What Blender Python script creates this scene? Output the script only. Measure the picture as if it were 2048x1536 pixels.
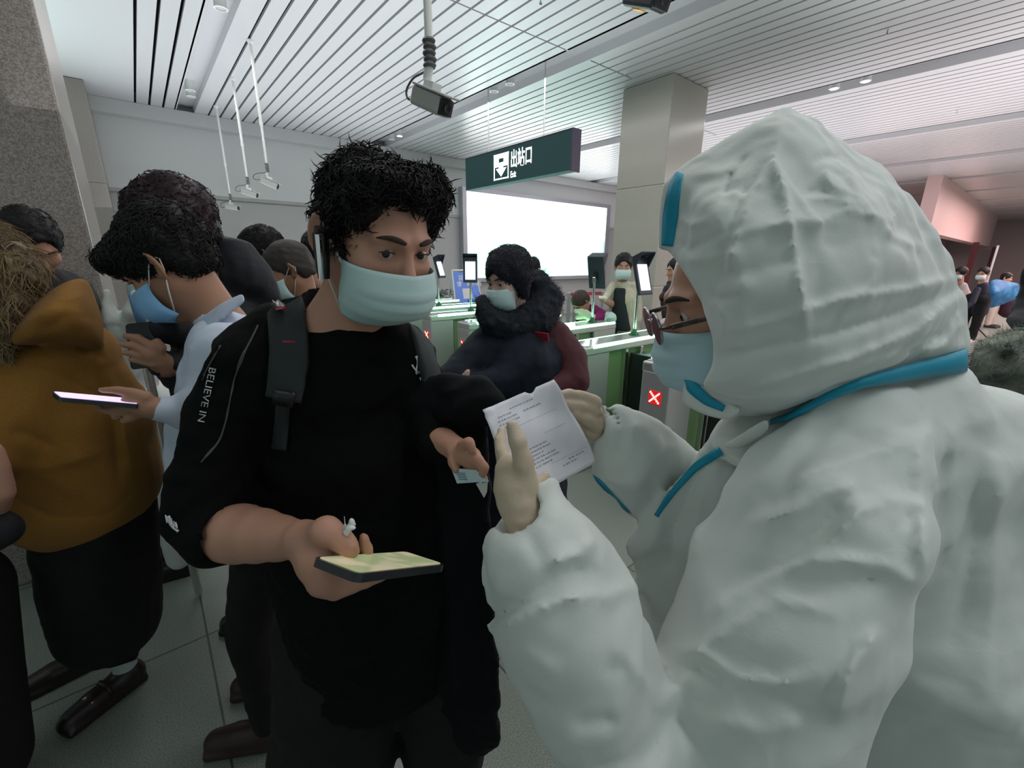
import bpy, bmesh, math, random
import numpy as np
from mathutils import Vector, Matrix
for _o in list(bpy.data.objects): bpy.data.objects.remove(_o)
SC = bpy.context.scene
COL = SC.collection
# ---------------------------------------------------------------- camera
FPX = 872.0; CAMH = 1.6
PITCH = math.atan(252/872.); HEAD = math.radians(39.8); ROLL = math.radians(0.57)
FH = np.array([math.sin(HEAD), math.cos(HEAD), 0.]); RT = np.array([math.cos(HEAD), -math.sin(HEAD), 0.]); UP = np.array([0, 0, 1.])
FW = FH*math.cos(PITCH)-UP*math.sin(PITCH); U0 = FH*math.sin(PITCH)+UP*math.cos(PITCH)
R2 = RT*math.cos(ROLL)+U0*math.sin(ROLL); U2 = -RT*math.sin(ROLL)+U0*math.cos(ROLL)
CAM = np.array([0, 0, CAMH])
cd = bpy.data.cameras.new('camera'); cam = bpy.data.objects.new('camera', cd); COL.objects.link(cam)
cam.matrix_world = Matrix(((R2[0], U2[0], -FW[0], 0), (R2[1], U2[1], -FW[1], 0), (R2[2], U2[2], -FW[2], CAMH), (0, 0, 0, 1)))
cd.sensor_width = 36; cd.lens = 36*FPX/2048; cd.clip_start = .02; cd.clip_end = 200
SC.camera = cam
# ---------------------------------------------------------------- world, light, exposure
SC.view_settings.view_transform = 'Standard'; SC.view_settings.look = 'None'
SC.view_settings.exposure = 0.08; SC.view_settings.gamma = 1.0; SC.view_settings.use_curve_mapping = False
W = bpy.data.worlds.new('world'); SC.world = W; W.use_nodes = True
nt = W.node_tree; bg = nt.nodes['Background']
tc = nt.nodes.new('ShaderNodeTexCoord'); sx = nt.nodes.new('ShaderNodeSeparateXYZ'); rp = nt.nodes.new('ShaderNodeValToRGB'); ma = nt.nodes.new('ShaderNodeMath')
nt.links.new(tc.outputs['Generated'], sx.inputs[0])
ma.operation = 'MULTIPLY_ADD'; ma.inputs[1].default_value = .5; ma.inputs[2].default_value = .5
nt.links.new(sx.outputs[0], ma.inputs[0]); nt.links.new(ma.outputs[0], rp.inputs[0])
rp.color_ramp.elements[0].color = (.40, .49, .47, 1); rp.color_ramp.elements[1].color = (.24, .23, .22, 1)
e = rp.color_ramp.elements.new(.6); e.color = (.48, .56, .58, 1)
nt.links.new(rp.outputs[0], bg.inputs[0]); bg.inputs[1].default_value = .55
def area(name, loc, size, power, col=(1, 1, 1), rot=(0, 0, 0), sy=None, spread=180):
    l = bpy.data.lights.new(name, 'AREA'); l.energy = power; l.color = col; l.size = size; l.spread = math.radians(spread)
    if sy: l.shape = 'RECTANGLE'; l.size_y = sy
    o = bpy.data.objects.new(name, l); COL.objects.link(o); o.location = loc; o.rotation_euler = rot
    return o
# rows of ceiling downlights: light falling from the recessed channels
for X in (.95, 4.03, 7.1, 10.2):
    area('channel_light', (X, 3.0, 3.6), .2, 45, (1, .97, .95), sy=9)
area('channel_light', (.95, -3, 3.6), .3, 20, (.95, 1, 1), sy=5)
area('channel_light', (-2.2, 0, 3.6), .3, 20, (.85, 1, .95), sy=6)
# added unseen fill lamps, facing up to brighten the pale slatted ceiling
area('ceiling_fill', (1.9, 5.4, 2.2), 4.4, 88, (.93, .97, 1), (math.pi, 0, 0), sy=6, spread=125)
area('ceiling_fill', (3.2, -0.6, 2.3), 4, 66, (.95, 1, .98), (math.pi, 0, 0), sy=4, spread=95)
area('ceiling_fill', (8.4, 4.0, 2.2), 3.6, 80, (1, .94, .97), (math.pi, 0, 0), sy=8, spread=125)
area('ceiling_fill', (7.2, -1.6, 2.2), 4, 75, (1, .93, .96), (math.pi, 0, 0), sy=3.4, spread=140)
area('ceiling_fill', (12.5, 3.5, 2.4), 6, 110, (1, .86, .89), (math.pi, 0, 0), sy=8)
area('ceiling_fill', (-1.5, 6.4, 2.4), 1.6, 40, (.80, 1, .94), (math.pi, 0, 0), sy=2.6, spread=125)
# far concourse, warm pink light
area('concourse_light', (14, -2.0, 3.6), 4, 420, (1, .76, .74))
area('concourse_light', (21, -2.5, 3.5), 7, 1100, (1, .72, .70))
# ---------------------------------------------------------------- helpers
def P(x, y, D):
    """world point on the ray of pixel x,y at horizontal forward distance D"""
    r = R2*(x-1024)/FPX+U2*(768-y)/FPX+FW
    return CAM+r*(D/(r@FH))
def Pz(x, y, z):
    r = R2*(x-1024)/FPX+U2*(768-y)/FPX+FW
    return CAM+r*((z-CAMH)/r[2])
def PY(x, y, Y):
    r = R2*(x-1024)/FPX+U2*(768-y)/FPX+FW
    return CAM+r*(Y/r[1])
def PX_(x, y, X):
    r = R2*(x-1024)/FPX+U2*(768-y)/FPX+FW
    return CAM+r*(X/r[0])
def RP(x, y, D, rpx):
    return rpx*((P(x, y, D)-CAM)@FW)/FPX
def project(p):
    d = p-CAM; z = d@FW
    return 1024+FPX*(d@R2)/z, 768-FPX*(d@U2)/z
def nrm(v):
    v = np.asarray(v, float); return v/np.linalg.norm(v)
MATS = {}
def mat(name, col, rough=.6, metal=0, spec=.5, emit=None, es=0, noise=None, bump=0, bscale=200, trans=0, ior=1.45, sheen=0, coat=0, sss=0, alpha=1):
    if name in MATS: return MATS[name]
    m = bpy.data.materials.new(name); m.use_nodes = True; n = m.node_tree; b = n.nodes['Principled BSDF']
    b.inputs['Base Color'].default_value = (*col, 1); b.inputs['Roughness'].default_value = rough; b.inputs['Metallic'].default_value = metal
    b.inputs['Specular IOR Level'].default_value = spec; b.inputs['IOR'].default_value = ior
    b.inputs['Transmission Weight'].default_value = trans; b.inputs['Sheen Weight'].default_value = sheen; b.inputs['Coat Weight'].default_value = coat
    if sss: b.inputs['Subsurface Weight'].default_value = sss; b.inputs['Subsurface Radius'].default_value = (.01, .004, .002); b.inputs['Subsurface Scale'].default_value = 1
    if emit: b.inputs['Emission Color'].default_value = (*emit, 1); b.inputs['Emission Strength'].default_value = es
    b.inputs['Alpha'].default_value = alpha
    if noise or bump:
        t = n.nodes.new('ShaderNodeTexCoord')
    if noise:   # (scale, colour2, lo, hi)
        q = n.nodes.new('ShaderNodeTexNoise'); q.inputs['Scale'].default_value = noise[0]; q.inputs['Detail'].default_value = 5
        r = n.nodes.new('ShaderNodeValToRGB'); r.color_ramp.elements[0].color = (*col, 1); r.color_ramp.elements[1].color = (*noise[1], 1)
        r.color_ramp.elements[0].position = noise[2]; r.color_ramp.elements[1].position = noise[3]
        n.links.new(t.outputs['Object'], q.inputs['Vector']); n.links.new(q.outputs[0], r.inputs[0]); n.links.new(r.outputs[0], b.inputs['Base Color'])
    if bump:
        q = n.nodes.new('ShaderNodeTexNoise'); q.inputs['Scale'].default_value = bscale; q.inputs['Detail'].default_value = 4
        u = n.nodes.new('ShaderNodeBump'); u.inputs['Strength'].default_value = bump; u.inputs['Distance'].default_value = .002
        n.links.new(t.outputs['Object'], q.inputs['Vector']); n.links.new(q.outputs[0], u.inputs['Height']); n.links.new(u.outputs[0], b.inputs['Normal'])
    MATS[name] = m
    return m
def tag(o, label=None, cat=None, group=None, kind=None):
    if label: o['label'] = label
    if cat: o['category'] = cat
    if group: o['group'] = group
    if kind: o['kind'] = kind
    return o
def empty(name, loc, label, cat, group=None, rz=0):
    o = bpy.data.objects.new(name, None); COL.objects.link(o); o.location = tuple(loc); o.rotation_euler = (0, 0, rz); o.empty_display_size = .05
    return tag(o, label, cat, group)
PW = {}
def wmat(o):
    m = Matrix.LocRotScale(o.location, o.rotation_euler, o.scale)
    return (wmat(o.parent) @ m) if o.parent else m
def obj(name, v, f, m, parent=None, smooth=False, world=True, label=None):
    """mesh object; v given in world space (world=True) or in the parent's frame"""
    me = bpy.data.meshes.new(name); v = np.asarray(v, float)
    if parent and world:
        M = np.array(wmat(parent).inverted()); v = v@M[:3, :3].T+M[:3, 3]
    if isinstance(f, np.ndarray):
        nf = len(f); k = f.shape[1]
        me.vertices.add(len(v)); me.vertices.foreach_set('co', v.astype(np.float32).ravel())
        me.loops.add(nf*k); me.loops.foreach_set('vertex_index', f.astype(np.int32).ravel())
        me.polygons.add(nf); me.polygons.foreach_set('loop_start', np.arange(0, nf*k, k, dtype=np.int32))
        me.update(calc_edges=True)
    else:
        me.from_pydata([tuple(p) for p in v], [], [tuple(int(i) for i in q) for q in f])
    me.validate()
    if m: me.materials.append(m)
    if smooth: me.polygons.foreach_set('use_smooth', np.ones(len(me.polygons), bool))
    me.update()
    o = bpy.data.objects.new(name, me); COL.objects.link(o)
    if parent: o.parent = parent
    if label: o['label'] = label
    return o
class MB:
    """collects boxes, tubes, lathes, sheets; builds ONE mesh object"""
    def __init__(s): s.v = []; s.f = []; s.n = 0
    def raw(s, v, f):
        s.v.append(np.asarray(v, float)); s.f += [tuple(i+s.n for i in q) for q in f]; s.n += len(v); return s
    def box(s, a, b, bev=0):
        a = np.minimum(a, b); b2 = np.maximum(a, b)
        a, b = np.minimum(a, b2), b2
        return s.obox((a+b)/2, (b-a)/2, np.eye(3), bev)
    def obox(s, c, h, R=np.eye(3), bev=0):
        c = np.asarray(c, float); h = np.asarray(h, float); R = np.asarray(R)
        if bev <= 0:
            v = np.array([[i, j, k] for i in (-1, 1) for j in (-1, 1) for k in (-1, 1)])*h
            return s.raw(v@R.T+c, [(0, 1, 3, 2), (4, 6, 7, 5), (0, 4, 5, 1), (2, 3, 7, 6), (0, 2, 6, 4), (1, 5, 7, 3)])
        bm = bmesh.new(); bmesh.ops.create_cube(bm, size=2)
        for q in bm.verts: q.co = Vector((q.co.x*h[0], q.co.y*h[1], q.co.z*h[2]))
        bmesh.ops.bevel(bm, geom=bm.edges[:], offset=bev, segments=2, affect='EDGES', profile=.5)
        v = np.array([tuple(q.co) for q in bm.verts]); bm.verts.index_update()
        f = [tuple(w.index for w in q.verts) for q in bm.faces]; bm.free()
        return s.raw(v@R.T+c, f)
    def tube(s, pts, r, n=8, cap=True):
        pts = [np.asarray(p, float) for p in pts]; rs = r if hasattr(r, '__len__') else [r]*len(pts)
        t0 = nrm(pts[1]-pts[0]); ref = np.array([0, 0, 1.]) if abs(t0[2]) < .9 else np.array([1., 0, 0]); a = nrm(np.cross(t0, ref)); v = []
        for i, p in enumerate(pts):
            t = nrm(pts[min(i+1, len(pts)-1)]-pts[max(i-1, 0)]); a = nrm(a-t*(a@t)); b = np.cross(t, a)
            for k in range(n):
                an = 2*math.pi*k/n; v.append(p+rs[i]*(a*math.cos(an)+b*math.sin(an)))
        f = [(i*n+k, i*n+(k+1) % n, (i+1)*n+(k+1) % n, (i+1)*n+k) for i in range(len(pts)-1) for k in range(n)]
        if cap: f += [tuple(range(n))[::-1], tuple((len(pts)-1)*n+k for k in range(n))]
        return s.raw(v, f)
    def lathe(s, c, prof, n=20, R=np.eye(3)):
        v = []; R = np.asarray(R)
        for r, z in prof:
            for k in range(n):
                an = 2*math.pi*k/n; v.append((r*math.cos(an), r*math.sin(an), z))
        m = len(prof)
        f = [(i*n+k, i*n+(k+1) % n, (i+1)*n+(k+1) % n, (i+1)*n+k) for i in range(m-1) for k in range(n)]
        f += [tuple(range(n))[::-1], tuple((m-1)*n+k for k in range(n))]
        return s.raw(np.array(v)@R.T+np.asarray(c), f)
    def prism(s, poly, d):
        """poly: 3d points of a flat outline; extruded by the vector d"""
        poly = np.asarray(poly, float); n = len(poly); v = np.vstack([poly, poly+np.asarray(d)])
        return s.raw(v, [tuple(range(n))[::-1], tuple(range(n, 2*n))]+[(i, (i+1) % n, (i+1) % n+n, i+n) for i in range(n)])
    def sheet(s, G, th=0):
        """G: (m,n,3) grid of points, optional thickness"""
        G = np.asarray(G, float); m, n = G.shape[:2]; v = G.reshape(-1, 3)
        f = [(i*n+j, i*n+j+1, (i+1)*n+j+1, (i+1)*n+j) for i in range(m-1) for j in range(n-1)]
        if th:
            du = np.gradient(G, axis=0); dv = np.gradient(G, axis=1); N = np.cross(du, dv); N /= np.linalg.norm(N, axis=2, keepdims=True)+1e-12
            w = (G-N*th).reshape(-1, 3); o = m*n
            f2 = [tuple(i+o for i in q)[::-1] for q in f]
            rim = [j for j in range(n)]+[i*n+n-1 for i in range(1, m)]+[(m-1)*n+j for j in range(n-2, -1, -1)]+[i*n for i in range(m-2, 0, -1)]
            f3 = [(rim[(i+1) % len(rim)], rim[i], rim[i]+o, rim[(i+1) % len(rim)]+o) for i in range(len(rim))]
            return s.raw(np.vstack([v, w]), f+f2+f3)
        return s.raw(v, f)
    def build(s, name, m, parent=None, smooth=False, world=True, label=None):
        o = obj(name, np.vstack(s.v), s.f, m, parent, smooth, world, label)
        if smooth and smooth != 'all':
            try:
                o.data.set_sharp_from_angle(angle=math.radians(40))
            except Exception: pass
        return o
def copy_tree(o, parent=None):
    c = o.copy(); COL.objects.link(c); c.parent = parent
    for ch in list(o.children): copy_tree(ch, c)
    return c
# ---------------------------------------------------------------- implicit sculpting: smooth unions of limbs and lumps, meshed with surface nets
def smin(a, b, k):
    if k <= 0: return np.minimum(a, b)
    h = np.maximum(k-np.abs(a-b), 0)/k
    return np.minimum(a, b)-h*h*k*.25
class Sculpt:
    def __init__(s, lo, hi, h):
        s.h = h; s.lo = np.asarray(lo, float); s.n = np.ceil((np.asarray(hi)-s.lo)/h).astype(int)+1
        s.v = np.full(s.n, 1., np.float32); s.ax = [(s.lo[i]+h*np.arange(s.n[i])).astype(np.float32) for i in range(3)]
    def _sl(s, lo, hi, m):
        a = np.clip(np.floor((lo-m-s.lo)/s.h).astype(int), 0, s.n); b = np.clip(np.ceil((hi+m-s.lo)/s.h).astype(int)+1, 0, s.n)
        if np.any(b <= a): return None, None
        sl = tuple(slice(int(a[i]), int(b[i])) for i in range(3))
        return sl, (s.ax[0][sl[0]][:, None, None], s.ax[1][sl[1]][None, :, None], s.ax[2][sl[2]][None, None, :])
    def _put(s, lo, hi, fn, k, mode):
        sl, g = s._sl(np.asarray(lo, float), np.asarray(hi, float), k+max(4*s.h, .02))
        if sl is None: return s
        d = fn(*g).astype(np.float32)
        if mode == '+': s.v[sl] = smin(s.v[sl], d, k)
        else: s.v[sl] = -smin(-s.v[sl], d, k)
        return s
    def cone(s, a, b, ra, rb, k=.01, mode='+'):
        a = np.asarray(a, float); b = np.asarray(b, float); ab = b-a; L = max(ab@ab, 1e-12); R = max(ra, rb)
        def fn(x, y, z):
            px, py, pz = x-a[0], y-a[1], z-a[2]
            t = np.clip((px*ab[0]+py*ab[1]+pz*ab[2])/L, 0, 1)
            return np.sqrt((px-t*ab[0])**2+(py-t*ab[1])**2+(pz-t*ab[2])**2)-(ra+t*(rb-ra))
        return s._put(np.minimum(a, b)-R, np.maximum(a, b)+R, fn, k, mode)
    def chain(s, pts, k=.01, mode='+'):
        A = np.array([p for p, r in pts], float); Rr = [r for p, r in pts]; m = max(Rr); kk = min(k, .004)
        def fn(x, y, z):
            d = None
            for a, b, ra, rb in zip(A[:-1], A[1:], Rr[:-1], Rr[1:]):
                ab = b-a; L = max(ab@ab, 1e-12); px, py, pz = x-a[0], y-a[1], z-a[2]; t = np.clip((px*ab[0]+py*ab[1]+pz*ab[2])/L, 0, 1)
                e = np.sqrt((px-t*ab[0])**2+(py-t*ab[1])**2+(pz-t*ab[2])**2)-(ra+t*(rb-ra)); d = e if d is None else smin(d, e, kk)
            return d
        return s._put(A.min(0)-m, A.max(0)+m, fn, k, mode)
    def ell(s, c, r, R=np.eye(3), k=.01, mode='+'):
        c = np.asarray(c, float); r = np.asarray(r, float); R = np.asarray(R); m = r.max()
        def fn(x, y, z):
            px, py, pz = x-c[0], y-c[1], z-c[2]
            q = [(px*R[0, i]+py*R[1, i]+pz*R[2, i]) for i in range(3)]
            k0 = np.sqrt(sum((q[i]/r[i])**2 for i in range(3))); k1 = np.sqrt(sum((q[i]/r[i]**2)**2 for i in range(3)))+1e-9
            return k0*(k0-1)/k1
        return s._put(c-m, c+m, fn, k, mode)
    def box(s, c, hf, R=np.eye(3), rd=.0, k=.01, mode='+'):
        c = np.asarray(c, float); hf = np.asarray(hf, float); R = np.asarray(R); m = np.linalg.norm(hf)+rd
        def fn(x, y, z):
            px, py, pz = x-c[0], y-c[1], z-c[2]
            q = [np.abs(px*R[0, i]+py*R[1, i]+pz*R[2, i])-hf[i] for i in range(3)]
            return np.sqrt(sum(np.maximum(t, 0)**2 for t in q))+np.minimum(np.maximum(np.maximum(q[0], q[1]), q[2]), 0)-rd
        return s._put(c-m, c+m, fn, k, mode)
    def hull(s, pts, ks=.004, rd=0, k=.01, mode='+'):
        pts = np.asarray(pts, float); bm = bmesh.new()
        for p in pts: bm.verts.new(p)
        bmesh.ops.convex_hull(bm, input=bm.verts[:]); bm.normal_update(); cen = pts.mean(0); pl = []
        for f in bm.faces:
            n = np.array(f.normal); p = np.array(f.verts[0].co)
            if np.linalg.norm(n) < .5: continue
            if n@(p-cen) < 0: n = -n
            if not any(n@q[0] > .9995 for q in pl): pl.append((n, n@p))
        bm.free()
        def fn(x, y, z):
            d = None
            for n, w in pl:
                t = n[0]*x+n[1]*y+n[2]*z-w
                d = t if d is None else -smin(-d, -t, ks)
            return d-rd
        return s._put(pts.min(0)-rd, pts.max(0)+rd, fn, k, mode)
    def half(s, p, n, k=.004):
        """keep only the side that n points away from"""
        n = nrm(n); p = np.asarray(p, float)
        d = (s.ax[0][:, None, None]-p[0])*n[0]+(s.ax[1][None, :, None]-p[1])*n[1]+(s.ax[2][None, None, :]-p[2])*n[2]
        s.v = -smin(-s.v, -d.astype(np.float32), k); return s
    def near(s, w=.03):
        i = np.nonzero(np.abs(s.v) < w); return i, np.stack([s.ax[k][i[k]] for k in range(3)], 1).astype(float)
    def noise(s, amp, sc, seed=0, ridge=False, w=.03, st=(1, 1, 1)):
        i, p = s.near(w); p = p*np.asarray(st); rg = np.random.RandomState(seed); a = np.zeros(len(p)); tot = 0
        for o in range(3):
            for _ in range(4):
                d = nrm(rg.randn(3))*sc*(1.9**o)*rg.uniform(.7, 1.3); ph = rg.uniform(0, 6.28)
                e = nrm(rg.randn(3))*sc*(1.9**o)*.7
                t = np.sin(p@d+ph+1.3*np.sin(p@e+ph*2))
                a += ((1-2*np.abs(t)) if ridge else t)*.6**o; tot += .6**o
        s.v[i] -= (amp*a/tot*2).astype(np.float32); return s
    def facets(s, amp, per, seed=0, w=.03, n=5, warp=.25):
        """crumpled sheet: triangle waves crossing one another give flat facets with straight creases"""
        i, p = s.near(w); rg = np.random.RandomState(seed); a = np.zeros(len(p))
        q = p+warp*per*np.stack([np.sin(p@(nrm(rg.randn(3))*6.28/per/1.7)+rg.uniform(0, 6)) for _ in range(3)], 1)
        for k in range(n):
            P_ = per*rg.uniform(.7, 1.6)*(1 if k < 3 else .55); x = q@nrm(rg.randn(3))/P_+rg.rand(); a += (2*np.abs(2*(x-np.floor(x))-1)-1)*(P_/per)
        s.v[i] -= (amp*a/n*1.6).astype(np.float32); return s
    def strokes(s, L, w=.035, face=None):
        """fabric creases: each is (points in px, half width in px, height m[, one-sided])"""
        i, p = s.near(w)
        if not len(p): return s
        x, y = project(p.T) if False else (1024+FPX*((p-CAM)@R2)/((p-CAM)@FW), 768-FPX*((p-CAM)@U2)/((p-CAM)@FW))
        acc = np.zeros(len(p))
        for st in L:
            pts, hw, ht = st[0], st[1], st[2]; side = st[3] if len(st) > 3 else 0
            q = np.asarray(pts, float); lo = q.min(0)-3*hw; hi = q.max(0)+3*hw
            m = np.nonzero((x > lo[0]) & (x < hi[0]) & (y > lo[1]) & (y < hi[1]))[0]
            if not len(m): continue
            X, Y = x[m], y[m]; best = np.full(len(m), 1e9); sg = np.zeros(len(m)); tt = np.zeros(len(m)); nseg = len(q)-1
            for j in range(nseg):
                a, b = q[j], q[j+1]; ab = b-a; LL = ab@ab
                t = np.clip(((X-a[0])*ab[0]+(Y-a[1])*ab[1])/LL, 0, 1)
                dx = X-a[0]-t*ab[0]; dy = Y-a[1]-t*ab[1]; d = np.hypot(dx, dy); c = d < best
                best[c] = d[c]; sg[c] = np.sign(ab[0]*dy-ab[1]*dx)[c]; tt[c] = ((j+t)/nseg)[c]
            u = best/hw; taper = np.clip(np.minimum(tt, 1-tt)*5, 0, 1)**.7 if side != 9 else 1
            if side in (0, 9): pr = np.exp(-u*u) if side == 9 else np.exp(-np.abs(u)**1.3*1.5)
            else:  # one sided fold: sharp edge on one side, long slope on the other
                pr = np.where(sg*side > 0, np.exp(-u*1.2), np.exp(-(u*1.6)**2))
            acc[m] += ht*pr*taper
        s.v[i] -= acc.astype(np.float32); return s
    def mesh(s, smooth=1):
        v = s.v; I = v < 0; n = s.n
        I[0], I[-1] = False, False; I[:, 0] = False; I[:, -1] = False; I[:, :, 0] = False; I[:, :, -1] = False
        v = np.where(I, v, np.maximum(v, 1e-5))
        cnt = np.zeros(n-1, np.int8)
        for i in (0, 1):
            for j in (0, 1):
                for k in (0, 1): cnt += I[i:n[0]-1+i, j:n[1]-1+j, k:n[2]-1+k]
        c = np.nonzero((cnt > 0) & (cnt < 8)); C = np.stack(c, 1); m = len(C)
        idx = np.full(n-1, -1, np.int64); idx[c] = np.arange(m)
        acc = np.zeros((m, 3)); w = np.zeros(m)
        for ax in range(3):
            o1, o2 = [a for a in range(3) if a != ax]
            for i in (0, 1):
                for j in (0, 1):
                    A = C.copy(); A[:, o1] += i; A[:, o2] += j; B = A.copy(); B[:, ax] += 1
                    va = v[A[:, 0], A[:, 1], A[:, 2]]; vb = v[B[:, 0], B[:, 1], B[:, 2]]; x = (va < 0) != (vb < 0)
                    t = np.where(x, va/np.where(x, va-vb, 1), 0); q = A.astype(float); q[:, ax] += t
                    acc[x] += q[x]; w[x] += 1
        V = acc/w[:, None]*s.h+s.lo
        F = []
        for ax in range(3):
            o1, o2 = [(1, 2), (2, 0), (0, 1)][ax]
            sl0 = [slice(1, -1)]*3; sl0[ax] = slice(0, -1); sl1 = [slice(1, -1)]*3; sl1[ax] = slice(1, None)
            a = I[tuple(sl0)]; b = I[tuple(sl1)]; e = np.nonzero(a != b); E = np.stack(e, 1)
            for q in range(3):
                if q != ax: E[:, q] += 1
            flip = b[e]
            quad = []
            for d1, d2 in ((-1, -1), (0, -1), (0, 0), (-1, 0)):
                G = E.copy(); G[:, o1] += d1; G[:, o2] += d2; quad.append(idx[G[:, 0], G[:, 1], G[:, 2]])
            Q = np.stack(quad, 1); Q[flip] = Q[flip][:, ::-1]; F.append(Q)
        F = np.vstack(F)
        for _ in range(smooth):
            e = np.vstack([F[:, [0, 1]], F[:, [1, 2]], F[:, [2, 3]], F[:, [3, 0]]]); num = np.zeros_like(V); den = np.bincount(e[:, 0], minlength=m).astype(float)
            for k in range(3): num[:, k] = np.bincount(e[:, 0], V[e[:, 1], k], minlength=m)
            V = V*.5+num/np.maximum(den, 1)[:, None]*.5
        return V, F
    def build(s, name, m, parent=None, smooth=1, label=None):
        V, F = s.mesh(smooth)
        return obj(name, V, F, m, parent, True, True, label)
# ---------------------------------------------------------------- materials of the hall
M_white = mat('painted_white', (.74, .74, .76), .55)
M_slat = mat('coated_slat', (.60, .60, .625), .3, spec=.6)
M_chan = mat('channel_paint', (.60, .60, .59), .5)
M_dark = mat('dark_void', (.012, .012, .014), .9)
M_gran = mat('granite_pillar', (.20, .17, .155), .28, noise=(170, (.36, .325, .305), .38, .62), spec=.5)
M_pale = mat('granite_pillar_pale', (.40, .385, .34), .25, noise=(150, (.56, .53, .48), .38, .62), spec=.5)
M_dado = mat('granite_wall', (.44, .43, .44), .4, noise=(120, (.58, .57, .58), .4, .6))
M_steel = mat('brushed_steel', (.62, .62, .60), .38, metal=.85)
M_steeld = mat('gate_steel', (.50, .51, .50), .42, metal=.6)
M_chrome = mat('polished_steel', (.75, .75, .74), .15, metal=1)
M_blackp = mat('black_plastic', (.012, .012, .015), .35)
M_blackr = mat('black_rubber', (.02, .02, .02), .7)
M_cctv = mat('camera_shell', (.50, .50, .48), .4, metal=.2)
M_pole = mat('white_pole', (.80, .82, .80), .35)
def floor_mat():
    m = mat('floor_granite', (.07, .08, .075), .28, spec=.5); n = m.node_tree; b = n.nodes['Principled BSDF']
    t = n.nodes.new('ShaderNodeTexCoord'); q = n.nodes.new('ShaderNodeTexNoise'); q.inputs['Scale'].default_value = 260; q.inputs['Detail'].default_value = 4
    r = n.nodes.new('ShaderNodeValToRGB'); r.color_ramp.elements[0].color = (.13, .15, .13, 1); r.color_ramp.elements[1].color = (.30, .335, .30, 1)
    r.color_ramp.elements[0].position = .35; r.color_ramp.elements[1].position = .65
    br = n.nodes.new('ShaderNodeTexBrick'); br.offset = 0; br.inputs['Scale'].default_value = 1; br.inputs['Mortar Size'].default_value = .004
    br.inputs['Brick Width'].default_value = .9; br.inputs['Row Height'].default_value = .9; br.inputs['Color1'].default_value = (1, 1, 1, 1); br.inputs['Color2'].default_value = (.88, .88, .88, 1); br.inputs['Mortar'].default_value = (.3, .3, .3, 1)
    mp = n.nodes.new('ShaderNodeMapping'); mp.inputs['Location'].default_value = (.04+.9*40, -.22+.9*40, 0)
    mx = n.nodes.new('ShaderNodeMix'); mx.data_type = 'RGBA'; mx.blend_type = 'MULTIPLY'; mx.inputs[0].default_value = 1
    n.links.new(t.outputs['Object'], q.inputs['Vector']); n.links.new(t.outputs['Object'], mp.inputs['Vector']); n.links.new(mp.outputs[0], br.inputs['Vector'])
    n.links.new(q.outputs[0], r.inputs[0]); n.links.new(r.outputs[0], mx.inputs[6]); n.links.new(br.outputs[0], mx.inputs[7]); n.links.new(mx.outputs[2], b.inputs['Base Color'])
    return m
CZ = 3.7; YW = 9.2
tag(MB().box((-7, -6, -.1), (36, 9.3, 0)).build('floor', floor_mat()), kind='structure')
# ceiling: slats running along Y, recessed channels, dark void above
GAPS = [.37, .53, .69]
chans = [(.85, 1.07), (3.87, 4.2), (7.0, 7.35), (10.2, 10.6), (13.4, 13.8), (16.6, 17.0), (19.8, 20.2), (23, 23.4), (26.2, 26.6), (29.4, 29.8)]
cb = MB(); cb.box((-7, -6, CZ), (.37-.012, YW, CZ+.03), 0)
def slat(x0, x1):
    cuts = [(-6, YW)]
    if 2.3 < x0 < 5.0 : cuts = [(-6, 3.77), (3.79, YW)]
    if 7.35 < x0 < 8.1: cuts = [(-6, 4.29), (4.31, YW)]
    if 1.1 < x0 < 1.9: cuts = [(-6, 1.9), (1.92, YW)]
    for a, b in cuts: cb.box((x0, a, CZ), (x1, b, CZ+.028))
edges = [.37, .53, .69, .85]
for a, b in zip(edges[:-1], edges[1:]): slat(a+.014, b-.014)
for i, (c0, c1) in enumerate(chans):
    cb.box((c0, -6, CZ+.10), (c1, YW, CZ+.12)); cb.box((c0-.03, -6, CZ), (c0, YW, CZ+.12)); cb.box((c1, -6, CZ), (c1+.03, YW, CZ+.12))
    nx = chans[i+1][0] if i+1 < len(chans) else 35.0
    n = round((nx-c1-.03)/.157); w = (nx-c1-.03)/n
    for k in range(n): slat(c1+.03+k*w+(0 if k == 0 else .013), c1+.03+(k+1)*w-(0 if k == n-1 else .013))
c_o = cb.build('ceiling', M_slat); tag(c_o, kind='structure')
tag(MB().box((-7, -6, CZ+.18), (36, YW, CZ+.3)).build('ceiling_void', M_dark), kind='structure'); bpy.data.objects['ceiling_void'].name = 'ceiling.001'
# end wall with dado, white field, cornice
tag(MB().box((-7, YW, 0), (36, YW+.2, 2.5)).build('wall_back', M_dado), kind='structure')
tag(MB().box((-7, YW, 2.55), (36, YW+.2, CZ+.3)).build('wall_back_upper', M_white), kind='structure')
tag(MB().box((-7, YW-.03, 2.49), (36, YW+.2, 2.55), .004).build('trim_1', mat('dado_rail', (.45, .45, .44), .4)), kind='structure')
tag(MB().box((-7, YW-.22, 3.52), (36, YW+.2, 3.699), .005).build('trim_2', mat('cornice', (.62, .62, .64), .5)), kind='structure')
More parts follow.
